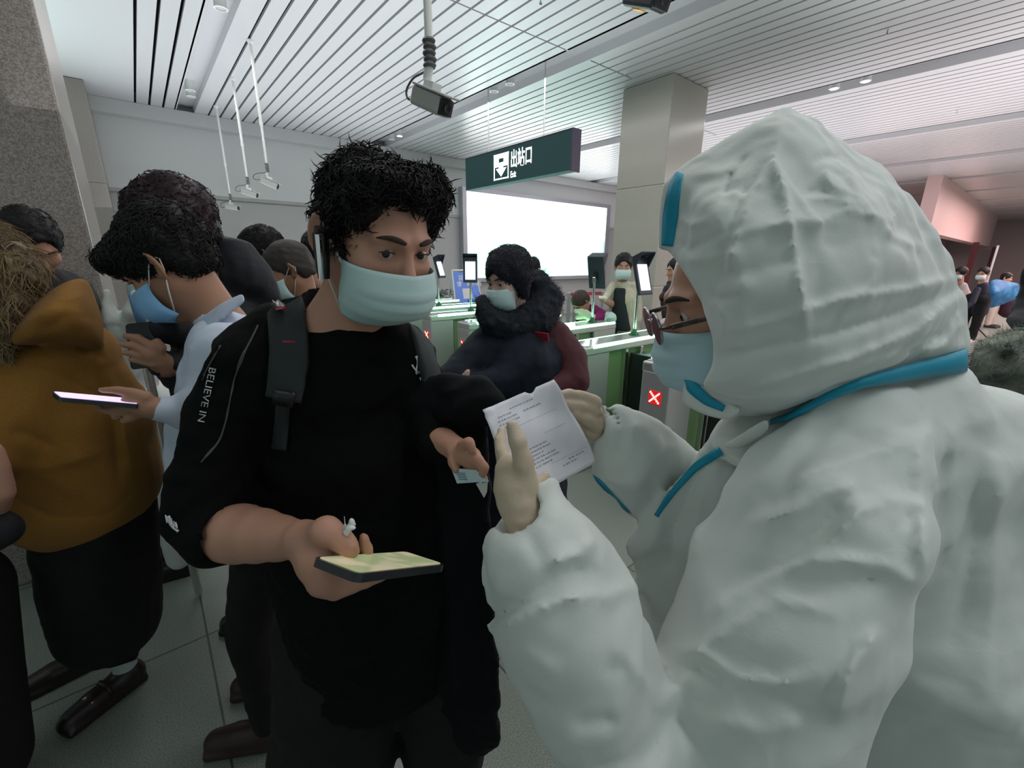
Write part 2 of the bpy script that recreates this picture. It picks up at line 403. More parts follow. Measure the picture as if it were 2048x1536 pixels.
# pillars
def pillar(x0, x1, y0, y1, label, m, joints=(1.25, 2.5), grp=None):
    b = MB(); z = 0
    for z1 in list(joints)+[CZ-.002]: b.box((x0, y0, z+.003), (x1, y1, z1), .012); z = z1
    b.box((x0+.01, y0+.01, 0), (x1-.01, y1-.01, CZ-.003))
    return tag(b.build('pillar', m), label, 'pillar', grp)
pillar(-1.05, -.147, 2.95, 3.95, 'large speckled granite pillar at the left beside the woman in the ochre hoodie', M_gran, (1.25,))
pillar(-.98, -.13, 8.3, 9.15, 'farther granite pillar standing against the end wall behind the left pillar', M_gran)
pillar(5.2, 6.02, 3.34, 4.06, 'square granite pillar behind the ticket gates and man in beige jacket', M_pale)
pillar(12.3, 13.1, 3.34, 4.1, 'granite pillar far to the right seen beside the white hood', mat('granite_pillar_grey', (.30, .30, .33), .35, noise=(120, (.42, .42, .46), .4, .6)))
# glowing advertising panel on the end wall
def ad_mat():
    m = mat('lit_picture', (.8, .85, .85), .4); n = m.node_tree; b = n.nodes['Principled BSDF']
    t = n.nodes.new('ShaderNodeTexCoord'); q = n.nodes.new('ShaderNodeTexNoise'); q.inputs['Scale'].default_value = 2.2; q.inputs['Detail'].default_value = 8; q.inputs['Roughness'].default_value = .7
    sp = n.nodes.new('ShaderNodeSeparateXYZ'); mm = n.nodes.new('ShaderNodeMath'); mm.operation = 'MULTIPLY_ADD'; mm.inputs[1].default_value = -.9; mm.inputs[2].default_value = 1.42
    ad = n.nodes.new('ShaderNodeMath'); ad.operation = 'ADD'
    r = n.nodes.new('ShaderNodeValToRGB'); r.color_ramp.elements[0].color = (1, 1, 1, 1); r.color_ramp.elements[1].color = (.15, .45, .36, 1); r.color_ramp.elements[0].position = .93; r.color_ramp.elements[1].position = 1.12
    n.links.new(t.outputs['Object'], q.inputs['Vector']); n.links.new(t.outputs['Object'], sp.inputs[0]); n.links.new(sp.outputs[2], mm.inputs[0]); n.links.new(mm.outputs[0], ad.inputs[0]); n.links.new(q.outputs[0], ad.inputs[1])
    n.links.new(ad.outputs[0], r.inputs[0]); n.links.new(r.outputs[0], b.inputs['Emission Color']); b.inputs['Emission Strength'].default_value = 5
    return m
r_ = empty('advertising_panel', (8.6, YW-.1, 1.1), 'huge glowing white advertising panel on the end wall behind the gates', 'light box')
fr = MB()
for a, b in (((6.0, 1.02), (6.12, 3.17)), ((11.2, 1.02), (11.38, 3.17)), ((6.12, 3.07), (11.2, 3.17)), ((6.12, 1.02), (11.2, 1.12))): fr.box((a[0], YW-.16, a[1]), (b[0], YW-.01, b[1]), .008)
fr.build('frame', mat('panel_frame', (.5, .5, .56), .35, metal=.5), r_)
MB().box((6.12, YW-.10, 1.12), (11.2, YW-.08, 3.07)).build('lit_face', ad_mat(), r_)
# ---------------------------------------------------------------- downlights in the channels
def downlight(x, y, on, label):
    z = CZ+.10; r = empty('downlight', (x, y, z), label, 'ceiling light', 'downlights in the ceiling channels')
    MB().lathe((x, y, z-.11), [(.052, .11), (.052, .01), (.058, 0), (.058, -.006), (.044, -.008), (.042, .03)], 24).build('housing', M_pole, r, True)
    MB().lathe((x, y, z-.105), [(.042, 0), (.042, .01)], 20).build('lens', mat('lamp_on', (1, .96, .9), .4, emit=(1, .96, .9), es=90) if on else mat('lamp_off', (.6, .6, .6), .2), r, True)
    return r
for x, y, on, l in ((.96, 8.10, 0, 'unlit downlight farthest along the left ceiling channel'), (.93, 7.82, 0, 'unlit downlight beside the farthest one in the left ceiling channel'),
                    (.95, 5.20, 0, 'unlit downlight nearest the camera in the left ceiling channel'), (.95, 4.92, 0, 'unlit downlight at the top edge of the left ceiling channel'),
                    (3.97, 5.19, 0, 'left one of two unlit downlights near the hanging camera'), (3.97, 4.86, 0, 'right one of two unlit downlights near the hanging camera'),
                    (4.02, 8.05, 1, 'lit downlight above the man in black, far along the middle channel'), (4.02, 8.38, 0, 'unlit downlight just left of the lit one above the man in black'),
                    (7.13, 2.28, 1, 'left one of two dazzling downlights in the right ceiling channel'), (7.13, 1.96, 1, 'right one of two dazzling downlights in the right ceiling channel')):
    downlight(x, y, on, l)
# small fire sprinklers between the slats
for x, y, l in ((2.98, 3.25, 'small sprinkler head below the slats by the near seam'), (3.06, 5.85, 'small sprinkler head left of the hanging camera'), (.53, 4.6, 'small sprinkler head in the dark gap at upper left'),
                (5.8, 1.5, 'small sprinkler head right of the pillar top'), (9.4, 1.4, 'small sprinkler head far right of the dazzling downlights')):
    b = MB(); b.lathe((x, y, CZ-.05), [(.004, .06), (.008, .05), (.007, .02), (.014, .006), (.012, 0)], 12)
    tag(b.build('sprinkler', M_chrome, smooth=True), l, 'sprinkler', 'ceiling sprinklers')
# ---------------------------------------------------------------- surveillance cameras on drop poles
def cctv(top, c, d, L, label, s=1., pole_r=.012, dark=False, noz=False):
    """top: pole foot at ceiling, c: centre of the camera body, d: viewing direction"""
    r = empty('security_camera', top, label, 'security camera', 'cameras hanging from the ceiling')
    d = nrm(d); side = nrm(np.cross(d, [0, 0, 1])); u = np.cross(side, d); R = np.stack([side, d, u], 1); c = np.asarray(c, float); top = np.asarray(top, float)
    j = c+np.array([0, 0, .07*s])-d*.02*s
    p = MB(); p.lathe((top[0], top[1], top[2]-.012), [(.035, .012), (.035, 0), (pole_r*1.5, -.02)], 16); q = np.array([top[0], top[1], j[2]+.05*s]); mid = top+(q-top)*.62
    p.tube([top, mid], pole_r*1.25, 12); p.tube([mid, q], pole_r, 12); p.lathe(mid-[0, 0, .02], [(pole_r*1.5, 0), (pole_r*1.5, .035)], 12)
    p.tube([q, j+[0, 0, .0]], pole_r*1.1, 10)
    p.build('pole', M_pole, r, True)
    b = MB(); b.obox(c+u*.052*s-d*.01*s, np.array([.022, .03, .014])*s, R, .003*s); b.build('bracket', M_pole, r)
    h = MB(); h.obox(c, np.array([.036*s, L/2, .034*s]), R, .012*s); h.build('housing', M_blackp if dark else M_cctv, r)
    h = MB(); h.obox(c+u*.038*s+d*.02*s, np.array([.042*s, L/2+.01*s, .004*s]), R, .003*s); h.build('sun_shield', M_blackp if dark else mat('camera_shield', (.5, .5, .5), .35, metal=.2), r)
    l = MB(); l.obox(c+d*(L/2+.003*s), np.array([.031*s, .006*s, .028*s]), R, .004*s); l.lathe(c+d*(L/2+.008*s), [(.016*s, 0), (.016*s, .006*s), (.010*s, .004*s)], 16, np.stack([side, -u, d], 1)); l.build('lens', M_blackp, r, True)
    if not noz:
        k = MB(); a = q+[0, 0, .06*s]; b0 = c-d*(L/2)
        pts = [a, a-[0, 0, .05*s]+side*.015*s, a-[0, 0, .09*s]-d*.03*s, b0-d*.045*s+u*.05*s, b0-d*.075*s+u*.0*s, b0-d*.05*s-u*.025*s, b0]
        sp = []
        for i in range(len(pts)-1):
            p0, p1, p2, p3 = pts[max(i-1, 0)], pts[i], pts[i+1], pts[min(i+2, len(pts)-1)]
            for t in np.linspace(0, 1, 6, endpoint=False): sp.append(.5*((2*p1)+(-p0+p2)*t+(2*p0-5*p1+4*p2-p3)*t*t+(-p0+3*p1-3*p2+p3)*t**3))
        sp.append(pts[-1]); k.tube(sp, .0045*s, 6)
        for i in range(5): k.lathe(q+[.003*s*(i % 2), 0, (.065-.02*i)*s], [(pole_r*1.4, 0), (pole_r*1.7, .008*s), (pole_r*1.35, .016*s)], 8)
        k.build('cable', mat('grey_cable', (.12, .12, .12), .5), r, True)
    return r
def at_top(x, y): return Pz(x, y, CZ)
X0 = 1.28
tp = at_top(500, 80); bp = PX_(530, 378, 1.33); cctv((tp[0], tp[1], CZ), (tp[0], tp[1], bp[2]), (.9, -.25, -.38), .17, 'ceiling camera on a long white pole, the nearest and rightmost of the left three', .95)
tp = at_top(465, 155); bp = PX_(484, 398, 1.33); cctv((tp[0], tp[1], CZ), (tp[0], tp[1], bp[2]), (.9, -.35, -.28), .18, 'ceiling camera on a long white pole, the middle of the left three', .95)
tp = at_top(432, 212); bp = PX_(454, 423, 1.33); cctv((tp[0], tp[1], CZ), (tp[0], tp[1], bp[2]), (.85, -.5, -.12), .18, 'ceiling camera on a long white pole, the farthest and leftmost of the left three', .95)
# the big one above the man in black
cc = P(862, 203, 1.75); ct = np.array([cc[0], cc[1], CZ]); cctv(ct, cc, nrm(RT*.72-FH*.62-UP*.42), .165, 'grey camera hanging close overhead between the man in black and the exit sign', .9, .014)
cc = P(1293, -6, 1.75); r = cctv(np.array([cc[0], cc[1], CZ]), cc, nrm(RT*.5-FH*.8-UP*.45), .16, 'black camera cut off by the top edge of the photo', 1., .014, True, True)
dd = nrm(RT*.5-FH*.8-UP*.45); sd = nrm(np.cross(dd, [0, 0, 1])); uu = np.cross(sd, dd)
MB().obox(cc-uu*.035-dd*.02, (.014, .02, .002), np.stack([sd, dd, uu], 1)).build('sticker', mat('amber_sticker', (.7, .35, .02), .5), r)
# ---------------------------------------------------------------- text
def text(s, size, o, xd, yd, m, parent, name='lettering', label=None, th=.0015, bold=0, spacing=1.0, xs=1.0):
    cu = bpy.data.curves.new('t', 'FONT'); cu.body = s; cu.size = size; cu.extrude = 0; cu.offset = bold; cu.space_character = spacing; cu.fill_mode = 'BOTH'
    t = bpy.data.objects.new('t', cu); COL.objects.link(t); bpy.context.view_layer.update()
    dg = bpy.context.evaluated_depsgraph_get(); me = t.evaluated_get(dg).to_mesh()
    v = np.array([tuple(q.co) for q in me.vertices]); f = [tuple(p.vertices) for p in me.polygons]
    t.evaluated_get(dg).to_mesh_clear(); bpy.data.objects.remove(t)
    if not len(v): return None
    xd = nrm(xd); yd = nrm(yd); n = np.cross(xd, yd)
    w = np.asarray(o)+v[:, :1]*xd*xs+v[:, 1:2]*yd+n*th
    return obj(name, w, f, m, parent, label=label)
# ---------------------------------------------------------------- hanging exit sign
XS = 3.93
r = empty('exit_sign', (XS+.06, 4.73, 2.96), 'long dark green hanging exit sign with white pictogram and characters', 'sign')
y0, y1 = 3.72, 5.83; z0, z1 = 2.555, 2.97
MB().box((XS, y0, z0), (XS+.13, y1, z1), .006).build('sign_box', mat('sign_green', (.012, .055, .058), .5), r)
MB().box((XS-.004, y0-.012, z0-.012), (XS+.134, y0+.012, z1+.012), .003).box((XS-.002, y0, z1), (XS+.132, y1, z1+.012)).build('end_cap', mat('sign_frame', (.07, .06, .09), .4, metal=.4), r)
for yy in (4.25, 5.35): MB().tube([(XS+.065, yy, z1), (XS+.065, yy, CZ+.10)], .008, 8).build('hanging_rod', M_steel, r, True)
M_lit = mat('sign_lit', (1, 1, 1), .5, emit=(.95, 1, 1), es=1.6)
pa = PX_(988, 320, XS); pb = PX_(1017, 355, XS); pc = PX_(1021, 333, XS); pe = PX_(1021, 352, XS)
b = MB(); ya, yb = pa[1], pb[1]; zc = (z0+z1)/2-.0; zb, zt = zc-.155, zc+.155; t = .016; xx = XS-.003
for q in (((xx, yb, zb), (XS+.001, ya, zb+t)), ((xx, yb, zt-t), (XS+.001, ya, zt)), ((xx, yb, zb), (XS+.001, yb+t, zt)), ((xx, ya-t, zb), (XS+.001, ya, zt))): b.box(*q)
ym = (ya+yb)/2; w = (ya-yb)/2-t
b.box((xx, ym-w, zc), (XS+.001, ym-w*.38, zt-t)).box((xx, ym+w*.38, zc), (XS+.001, ym+w, zt-t)).box((xx, ym-w, zt-t-.04), (XS+.001, ym+w, zt-t))
b.prism([(xx, ym-.11, zc-.02), (xx, ym+.11, zc-.02), (xx, ym, zb+.035)], (.004, 0, 0)).box((xx, ym-.045, zc-.03), (XS+.001, ym+.045, zc+.05))
b.build('pictogram', M_lit, r)
text('出站口', .22, (XS-.002, pc[1], pc[2]-.0), (0, -1, 0), (0, 0, 1), M_lit, r, label='white characters on the exit sign', bold=.004, xs=.64)
text('Exit', .105, (XS-.002, pe[1]-.0, pe[2]-.02), (0, -1, 0), (0, 0, 1), M_lit, r, label='small white Latin word on the exit sign', bold=.002, xs=.7)
# ---------------------------------------------------------------- ticket gates
M_led = mat('led_strip', (.8, 1, .9), .5, emit=(.35, 1, .62), es=7)
M_cross = mat('led_red', (.9, .1, .05), .5, emit=(1, .35, .3), es=3.5)
M_redp = mat('red_display', (.4, .01, .01), .3, emit=(.8, .02, .02), es=.55)
M_gglass = mat('green_glass', (.16, .26, .12), .12, trans=.0, spec=.6, alpha=1)
M_gtop = mat('gate_top_glass', (.42, .5, .47), .12, metal=.3)
def gate(y, label, x0=2.36, x1=3.66, w=.2):
    r = empty('ticket_gate', ((x0+x1)/2, y+w/2, 0), label, 'ticket gate', 'row of ticket gates'); 
    b = MB(); b.box((x0, y, 0), (x0+.30, y+w, .93), .012); b.box((x1-.34, y, 0), (x1, y+w, .93), .012); b.box((x0+.3, y+.02, 0), (x1-.34, y+w-.02, .12), .004); b.build('pedestal', M_steeld, r)
    MB().box((x0, y-.004, .915), (x1, y+w+.004, .985), .012).build('top_cover', M_steel, r)
    MB().box((x0+.03, y+.012, .984), (x1-.03, y+w-.012, .992), .003).build('glass_top', M_gtop, r)
    for a in (y-.007, y+w-.005): MB().box((x0+.10, a, .967), (x1-.03, a+.012, .993), .003).build('light_strip', M_led, r)
    MB().box((x0+.32, y+.03, .12), (x1-.36, y+w-.03, .915), .004).build('glass_infill', M_gglass, r)
    p = MB(); 
    for xx in (x0+.50, x0+.70): p.box((xx, y-.002, .10), (xx+.035, y+.03, .915), .003).box((xx, y+w-.03, .10), (xx+.035, y+w+.002, .915), .003)
    p.build('upright', M_chrome, r)
    MB().box((x0+.56, y-.20, .25), (x0+.69, y-.002, .88), .004).build('barrier_flap', mat('flap_black', (.015, .02, .02), .3), r)
    MB().box((x0-.003, y+.045, .72), (x0+.004, y+.135, .81), .002).build('display', M_redp, r)
    c = MB(); n = 7; s = .010
    for i in range(n):
        for j in {i, n-1-i}:
            for e in ((0, 0), (0, 1), (1, 0)):
                yy = y+.09+(i-(n-1)/2)*s+e[0]*s*.5; zz = .765+(j-(n-1)/2)*s+e[1]*s*.5
                c.box((x0-.005, yy-.0035, zz-.0035), (x0-.002, yy+.0035, zz+.0035))
    c.build('red_cross', M_cross, r)
    d = MB(); d.box((x1-.30, y-.003, .45), (x1-.05, y+.004, .84), .003).build('side_door', mat('gate_door', (.60, .58, .56), .4, metal=.5), r)
    MB().lathe((x1-.36, y-.001, .86), [(.007, 0), (.007, .004)], 12, np.array([[1, 0, 0], [0, 0, -1], [0, 1, 0]])).build('lock', M_blackp, r)
    return r
GY = [1.34, 2.03, 2.74, 3.50, 4.24, 4.93, 5.62]
gn = ['ticket gate nearest the camera, its red cross display facing left beside the white suit', 'second nearest ticket gate with a scanner post and green lit edge beside the white suit',
      'third ticket gate behind the woman in the navy coat, a purple sleeve above it', 'fourth ticket gate, its red cross display showing between black sweatshirt and navy coat',
      'fifth ticket gate with a scanner post, its green edge left of the navy coat', 'sixth ticket gate with a scanner post, second farthest green edge', 'farthest ticket gate by the green plants']
for y, l in zip(GY, gn): gate(y, l)
def scanner(x, y, d, label, lean=.25, s=1.):
    """face scanner tablet on a post standing on a gate"""
    r = empty('face_scanner', (x, y, .992), label, 'scanner', 'face scanners on the gates')
    MB().lathe((x, y, .992), [(.045, 0), (.045, .006), (.02, .03), (.014, .05)], 20).build('foot', mat('scanner_foot', (.02, .12, .05), .3, metal=.5), r, True)
    MB().tube([(x, y, 1.01), (x, y, 1.42)], .0135, 14).build('post', M_chrome, r, True)
    d = nrm(d); up = nrm(UP*math.cos(lean)+d*-math.sin(lean)); n = nrm(d*math.cos(lean)+UP*math.sin(lean)); sd = np.cross(up, n); R = np.stack([sd, n, up], 1); c = np.array([x, y, 1.46])+n*.03
    b = MB(); b.obox(c, (.066*s, .014, .118*s), R, .008)
    # hood: two side cheeks and a roof leaning forward
    tp_ = c+up*.118*s
    for k in (-1, 1): b.prism([tp_+sd*k*.066*s-up*.085+n*.01, tp_+sd*k*.066*s+n*.01, tp_+sd*k*.066*s+up*.012+n*.075*s, tp_+sd*k*.066*s-up*.0+n*.07*s], sd*(-k)*.004)
    b.prism([tp_+sd*.066*s+n*-.01, tp_-sd*.066*s+n*-.01, tp_-sd*.066*s+up*.012+n*.078*s, tp_+sd*.066*s+up*.012+n*.078*s], up*.005)
    b.build('tablet', mat('scanner_black', (.03, .035, .05), .35), r)
    MB().obox(c+n*.0145-up*.012, (.047*s, .0015, .082*s), R, .001).build('screen', mat('scanner_screen', (.6, .65, .9), .3, emit=(.74, .76, 1), es=1.1), r)
    MB().obox(c-n*.028-up*.02, (.02, .016, .03), R, .004).build('mount', M_blackp, r)
    MB().obox(np.array([x, y, 1.40]), (.016, .016, .03), bev=.004).build('clamp', M_chrome, r)
    return r
scanner(3.10, 2.13, nrm(-RT*.2-FH*.75+RT*.75), 'face scanner with pale blue screen on the second nearest gate, beside the white hood', .3, 1.28)
scanner(3.40, 2.84, nrm(FH*.8+RT*.6), 'face scanner seen from behind, dark, right of the woman in the navy coat', .25, 1.3)
scanner(2.97, 4.34, nrm(-FH+RT*.05), 'face scanner with blank white screen facing the camera left of the navy coat', .18, 1.25)
scanner(2.95, 5.05, nrm(-FH*.45+RT*.9), 'farthest face scanner, turned away to the right beside the masked man in black', .3, 1.1)
# ---------------------------------------------------------------- A-frame notice, planter, belt barrier
def quad(px, Y, dY=0): return [PY(x, y, Y+dY*(i >= 2)) for i, (x, y) in enumerate(px)]
ar = empty('notice_board', PY(930, 640, 6.7)*[1, 1, 0], 'blue notice board on a white A-frame standing behind the gates', 'sign')
ya = 6.7; a = PY(904, 541, ya); b_ = PY(950, 541, ya); bz = .35; xa, xb, zt = a[0], b_[0], a[2]; sl = .28
def abp(u, t, off=0): return np.array([xa+(xb-xa)*u+(-.08+.16*u)*t, ya-sl*t-off, zt+(bz-zt)*t])
fb = MB()
for u in (0, 1): fb.tube([abp(u, 0), abp(u, 1.15)], .014, 8); fb.tube([abp(u, 0), abp(u, 0)*[1, 1, 0]+[0, .45, .0]], .012, 8)
fb.tube([abp(0, 0), abp(1, 0)], .016, 8); fb.build('frame', M_pole, ar, True)
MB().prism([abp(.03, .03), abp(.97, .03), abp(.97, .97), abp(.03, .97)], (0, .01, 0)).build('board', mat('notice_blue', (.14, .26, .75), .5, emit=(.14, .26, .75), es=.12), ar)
MB().prism([abp(.32, .30, .004), abp(.68, .30, .004), abp(.68, .47, .004), abp(.32, .47, .004)], (0, .003, 0)).build('blank_square', mat('paper_white', (.8, .8, .8), .6), ar)
dn = abp(0, 1)-abp(0, 0); 
text('到达旅客', .10, abp(.2, .16, .006), (1, 0, 0), -dn, mat('paper_white', (.8, .8, .8), .6), ar, label='first line of white characters', bold=.002)
text('请主动扫码', .105, abp(.12, .26, .006), (1, 0, 0), -dn, mat('paper_white', (.8, .8, .8), .6), ar, label='second line of white characters', bold=.002)
bl = MB(); p = abp(.5, .55, .12); bl.obox(p+[.02, 0, -.02], (.14, .01, .075), np.array([[.97, 0, .2], [0, 1, 0], [-.2, 0, .97]]), .004); bl.obox(p+[-.20, .03, -.06], (.12, .006, .012)); o_ = bl.build('folder', mat('blue_folder', (.02, .17, .50), .4)); tag(o_, 'blue plastic folder in front of the notice board', 'folder')
# greenery behind the farthest gate
rg = np.random.RandomState(3); gb = MB(); pc = PY(878, 590, 7.4)
for _ in range(500):
    q = pc+rg.randn(3)*[.22, .08, .05]+[0, 0, .02]; q[2] = min(q[2], pc[2]+.09); d = nrm(rg.randn(3)); e = nrm(np.cross(d, rg.randn(3))); L = rg.uniform(.03, .06)
    gb.raw([q, q+d*L*.5+e*L*.2, q+d*L, q+d*L*.5-e*L*.2], [(0, 1, 2, 3)])
pr = empty('planter', pc*[1, 1, 0], 'dark green bushy plants in a planter behind the farthest gate', 'plant')
gb.build('foliage', mat('leaves', (.03, .11, .07), .6), pr); MB().box(pc*[1, 1, 0]+[-.38, -.12, 0], pc+[.38, .12, -.10], .01).build('tub', mat('tub', (.10, .12, .11), .6), pr)
# red belt barrier behind the gates
br = empty('belt_barrier', (5.0, 5.3, 0), 'red retractable belt barrier stretched between steel posts behind the gates', 'barrier')
p0 = PX_(1138, 588, 5.1); p1 = PX_(1200, 586, 5.5); p2 = p1+(p1-p0)*.1
for q in (p0, p0+(p1-p0)*.21, p2):
    MB().tube([q*[1, 1, 0], q+[0, 0, .02]], .03, 14).lathe(q*[1, 1, 0], [(.16, 0), (.16, .01), (.03, .03)], 24).build('post', M_steeld, br, True)
MB().prism([p0+[0, 0, -.03], p2+[0, 0, -.03], p2+[0, 0, .02], p0+[0, 0, .02]], (.003, .003, 0)).build('belt', mat('red_belt', (.65, .08, .09), .5), br)
# ================================================================ people
def skin(name, c): return mat(name, c, .5, spec=.4, sss=.08, bump=.05, bscale=500)
SK1 = skin('skin_warm', (.50, .265, .19)); SK2 = skin('skin_tan', (.36, .19, .12)); SK3 = skin('skin_light', (.60, .40, .32))
HAIR = mat('black_hair', (.009, .008, .009), .55, spec=.35, bump=.8, bscale=160)
HAIRM = mat('maroon_hair', (.022, .008, .012), .5, bump=.5, bscale=90)
EYEW = mat('eye_white', (.55, .50, .48), .2, coat=.5); IRIS = mat('iris', (.015, .009, .007), .12, coat=.6)
MASKB = mat('mask_blue', (.42, .60, .66), .75, sheen=.2, bump=.15, bscale=900); MASKG = mat('mask_pale', (.46, .64, .64), .75, bump=.15, bscale=900); MASKC = mat('mask_cyan', (.22, .46, .72), .75, bump=.15, bscale=900); MASKW = mat('mask_white', (.62, .70, .72), .75)
LOOP = mat('ear_loop', (.72, .70, .66), .7)
BLACKC = mat('black_cotton', (.0035, .0035, .004), .9, spec=.15, bump=.2, bscale=600); NAVY = mat('navy_cloth', (.010, .016, .028), .75, bump=.2, bscale=300)
class Frame:
    def __init__(s, c, f, u=(0, 0, 1), sc=1.):
        s.c = np.asarray(c, float); s.f = nrm(f); u = np.asarray(u, float); s.r = nrm(np.cross(s.f, u)); s.u = np.cross(s.r, s.f); s.R = np.stack([s.r, s.f, s.u], 1); s.s = sc
    def __call__(s, x, y, z): return s.c+s.R@(np.array([x, y, z])*s.s)
def facing(yaw, pitch=0, rollv=0):
    """yaw: 0 looks at the camera, + turns toward the right of the photo; pitch + looks down (degrees)"""
    a = math.radians(yaw); h = -FH*math.cos(a)+RT*math.sin(a); p = math.radians(pitch); f = h*math.cos(p)-UP*math.sin(p); u = h*math.sin(p)+UP*math.cos(p)
    if rollv: r = np.cross(f, u); q = math.radians(rollv); u = u*math.cos(q)+r*math.sin(q)
    return f, u
def head_sculpt(S, F, ears=True, face=True, neck=None, neck_r=.054, sock=True):
    k = F.s
    S.ell(F(0, -.012, .028), np.array([.074, .094, .088])*k, F.R, .01)
    S.ell(F(0, .030, -.03), np.array([.060, .060, .083])*k, F.R, .03*k)
    for sx in (-1, 1):
        S.cone(F(sx*.050, .0, -.055), F(sx*.012, .062, -.098), .020*k, .019*k, .03*k)
        S.ell(F(sx*.040, .058, -.026), np.array([.022, .02, .018])*k, F.R, .03*k)
    S.cone(F(-.012, .068, -.096), F(.012, .068, -.096), .018*k, .018*k, .02*k)
    if face:
        S.cone(F(0, .090, .002), F(0, .106, -.034), .0065*k, .012*k, .014*k)
        for sx in (-1, 1):
            S.ell(F(sx*.011, .098, -.038), np.array([.008, .010, .008])*k, F.R, .006*k)
            S.cone(F(sx*.014, .088, .021), F(sx*.046, .074, .020), .0075*k, .006*k, .016*k)
            if sock:
                S.ell(F(sx*.031, .094, .000), np.array([.018, .012, .010])*k, F.R, .012*k, '-')
                S.ell(F(sx*.031, .072, .0015), np.array([.0175, .0158, .0135])*k, F.R, .003*k)
        S.cone(F(-.016, .086, -.066), F(.016, .086, -.066), .007*k, .007*k, .008*k); S.cone(F(-.02, .096, -.0665), F(.02, .096, -.0665), .0012*k, .0012*k, .004*k, '-')
    if ears:
        for sx in (-1, 1):
            ec = F(sx*.083, -.014, -.006); Re = np.stack([nrm(F.r*sx*.80+F.f*.55), nrm(F.f*.80-F.r*sx*.55), F.u], 1)
            S.ell(ec, np.array([.006, .017, .031])*k, Re, .006*k)
            pts = []
            for t in np.linspace(-2.1, 2.0, 12):
                a = ec+Re[:, 1]*(-math.cos(t)*.0165*k)+Re[:, 2]*(math.sin(t)*.029*k+.002*k)+Re[:, 0]*.004*k; pts.append((a, .0036*k))
            S.chain(pts, .003*k)
            S.ell(ec+Re[:, 2]*-.028*k+Re[:, 1]*.006*k, np.array([.005, .008, .010])*k, Re, .006*k)
            S.ell(ec+Re[:, 1]*.006*k+Re[:, 0]*.005*k, np.array([.006, .007, .010])*k, Re, .005*k, '-')
    if neck is not None: S.cone(F(0, -.022, -.055), neck, neck_r*k, neck_r*1.08*k, .03)
BROWM = mat('brow_black', (.045, .03, .025), .9)
def eyes(F, parent, look=(0, 1, 0), lab=True, lash=True):
    """slits are cut by the lids; the ball shows between"""
    k = F.s; L = nrm(F.R@np.asarray(look, float))
    for sx in (-1, 1):
        c = F(sx*.031, .0745, .0010); b = MB(); prof = [(.0001, -.0127)]+[(math.sin(a)*.0127*k, -math.cos(a)*.0127*k) for a in np.linspace(.2, 2.9, 12)]+[(.0001, .0127*k)]
        Rl = Frame(c, L, F.u).R; Rm = np.stack([Rl[:, 0], Rl[:, 2], Rl[:, 1]], 1); Rm[:, 1] *= -1
        b.lathe(c, prof, 20, Rm); e = b.build('eye', EYEW, parent, 'all')
        if lash: q = MB(); q.tube([F(sx*(.031+.0150*t), .0745+.0150*math.cos(t*1.0)-.0005, .0012+.0040*(1-t*t)+.0012*t) for t in np.linspace(-1, 1, 9)], [r_*k for r_ in (.0004, .0007, .0009, .0010, .0010, .0010, .0010, .0009, .0004)], 5); q.build('lashes', BROWM, parent, 'all')
        i = MB(); i.lathe(c, [(.0001, .0134*k), (.003*k, .0133*k), (.0058*k, .0119*k), (.0062*k, .0110*k)][::-1], 20, Rm); i.build('iris', IRIS, e, 'all')
def slits(S, F, open_=.0042):
    k = F.s
    for sx in (-1, 1):
        c = F(sx*.031, .0875, .0005)
        S.ell(c, np.array([.0152, .009, open_])*k, F.R@np.array([[math.cos(.10*sx), 0, math.sin(.10*sx)], [0, 1, 0], [-math.sin(.10*sx), 0, math.cos(.10*sx)]]), .0015*k, '-')
def brows(F, parent, m, th=.0042, n=5):
    k = F.s
    for sx in (-1, 1):
        b = MB(); pts = []; rs = []
        for t in np.linspace(0, 1, 9):
            x = .013+.037*t; pts.append(F(sx*x, .0975-.0002*0-.020*t**1.7, .0215+.006*math.sin(t*2.6)-.003*t)); rs.append(th*k*(.75+.5*math.sin(min(t*2, 1)*1.6))*(1-t**3*.8))
        b.tube(pts, rs, 8); b.build('eyebrow', m, parent, 'all')
def hair_cap(S, F, front=.0, k0=1., vol=.0, nape=-.055, hairline=.060, side=True):
    k = F.s*k0
    S.ell(F(0, -.016, .034+vol*.3), np.array([.083+vol, .104+vol, .094+vol])*k, F.R, .01)
    S.ell(F(0, -.050, -.020), np.array([.070, .060, .060])*k, F.R, .02)
    # uncover the face, the ears and the neck
    S.ell(F(0, .118, hairline-.080), np.array([.062, .085, .088])*k, F.R, .012, '-')
    S.box(F(0, .055, -.105), np.array([.12, .085, .080])*k, F.R, .0, .014, '-')
    S.box(F(0, -.02, nape-.08), np.array([.12, .12, .075])*k, F.R, .0, .012, '-')
def tufts(F, m, parent, n, L, r, seed, zmin=.02, spread=.6, base=.088, sweep=(0, .3, .1), cut=None):
    """locks of hair lying over the cap, one mesh"""
    rg = np.random.RandomState(seed); b = MB(); k = F.s
    for _ in range(n):
        d = nrm(rg.randn(3))
        if d[2] < zmin or (cut and cut(d)): continue
        p = np.array([d[0]*.088, d[1]*.110-.016, d[2]*.100+.036]); t = np.array(sweep)+rg.randn(3)*spread; t = nrm(t-d*(t@d)*.85); l = L*rg.uniform(.6, 1.3); pts = []
        q = np.cross(d, t)*rg.uniform(-1, 1)
        for s_ in np.linspace(0, 1, 5): pts.append(F(*(p+t*l*s_+q*l*.5*s_*s_+d*(.004+.35*l*(s_-s_*s_)*1.2-.25*l*s_**2*(rg.rand() < .8)))))
        b.tube(pts, [r*k*w for w in (.7, 1, .85, .5, .1)], 5, cap=False)
    if b.n: return b.build('hair_lock', m, parent, 'all')
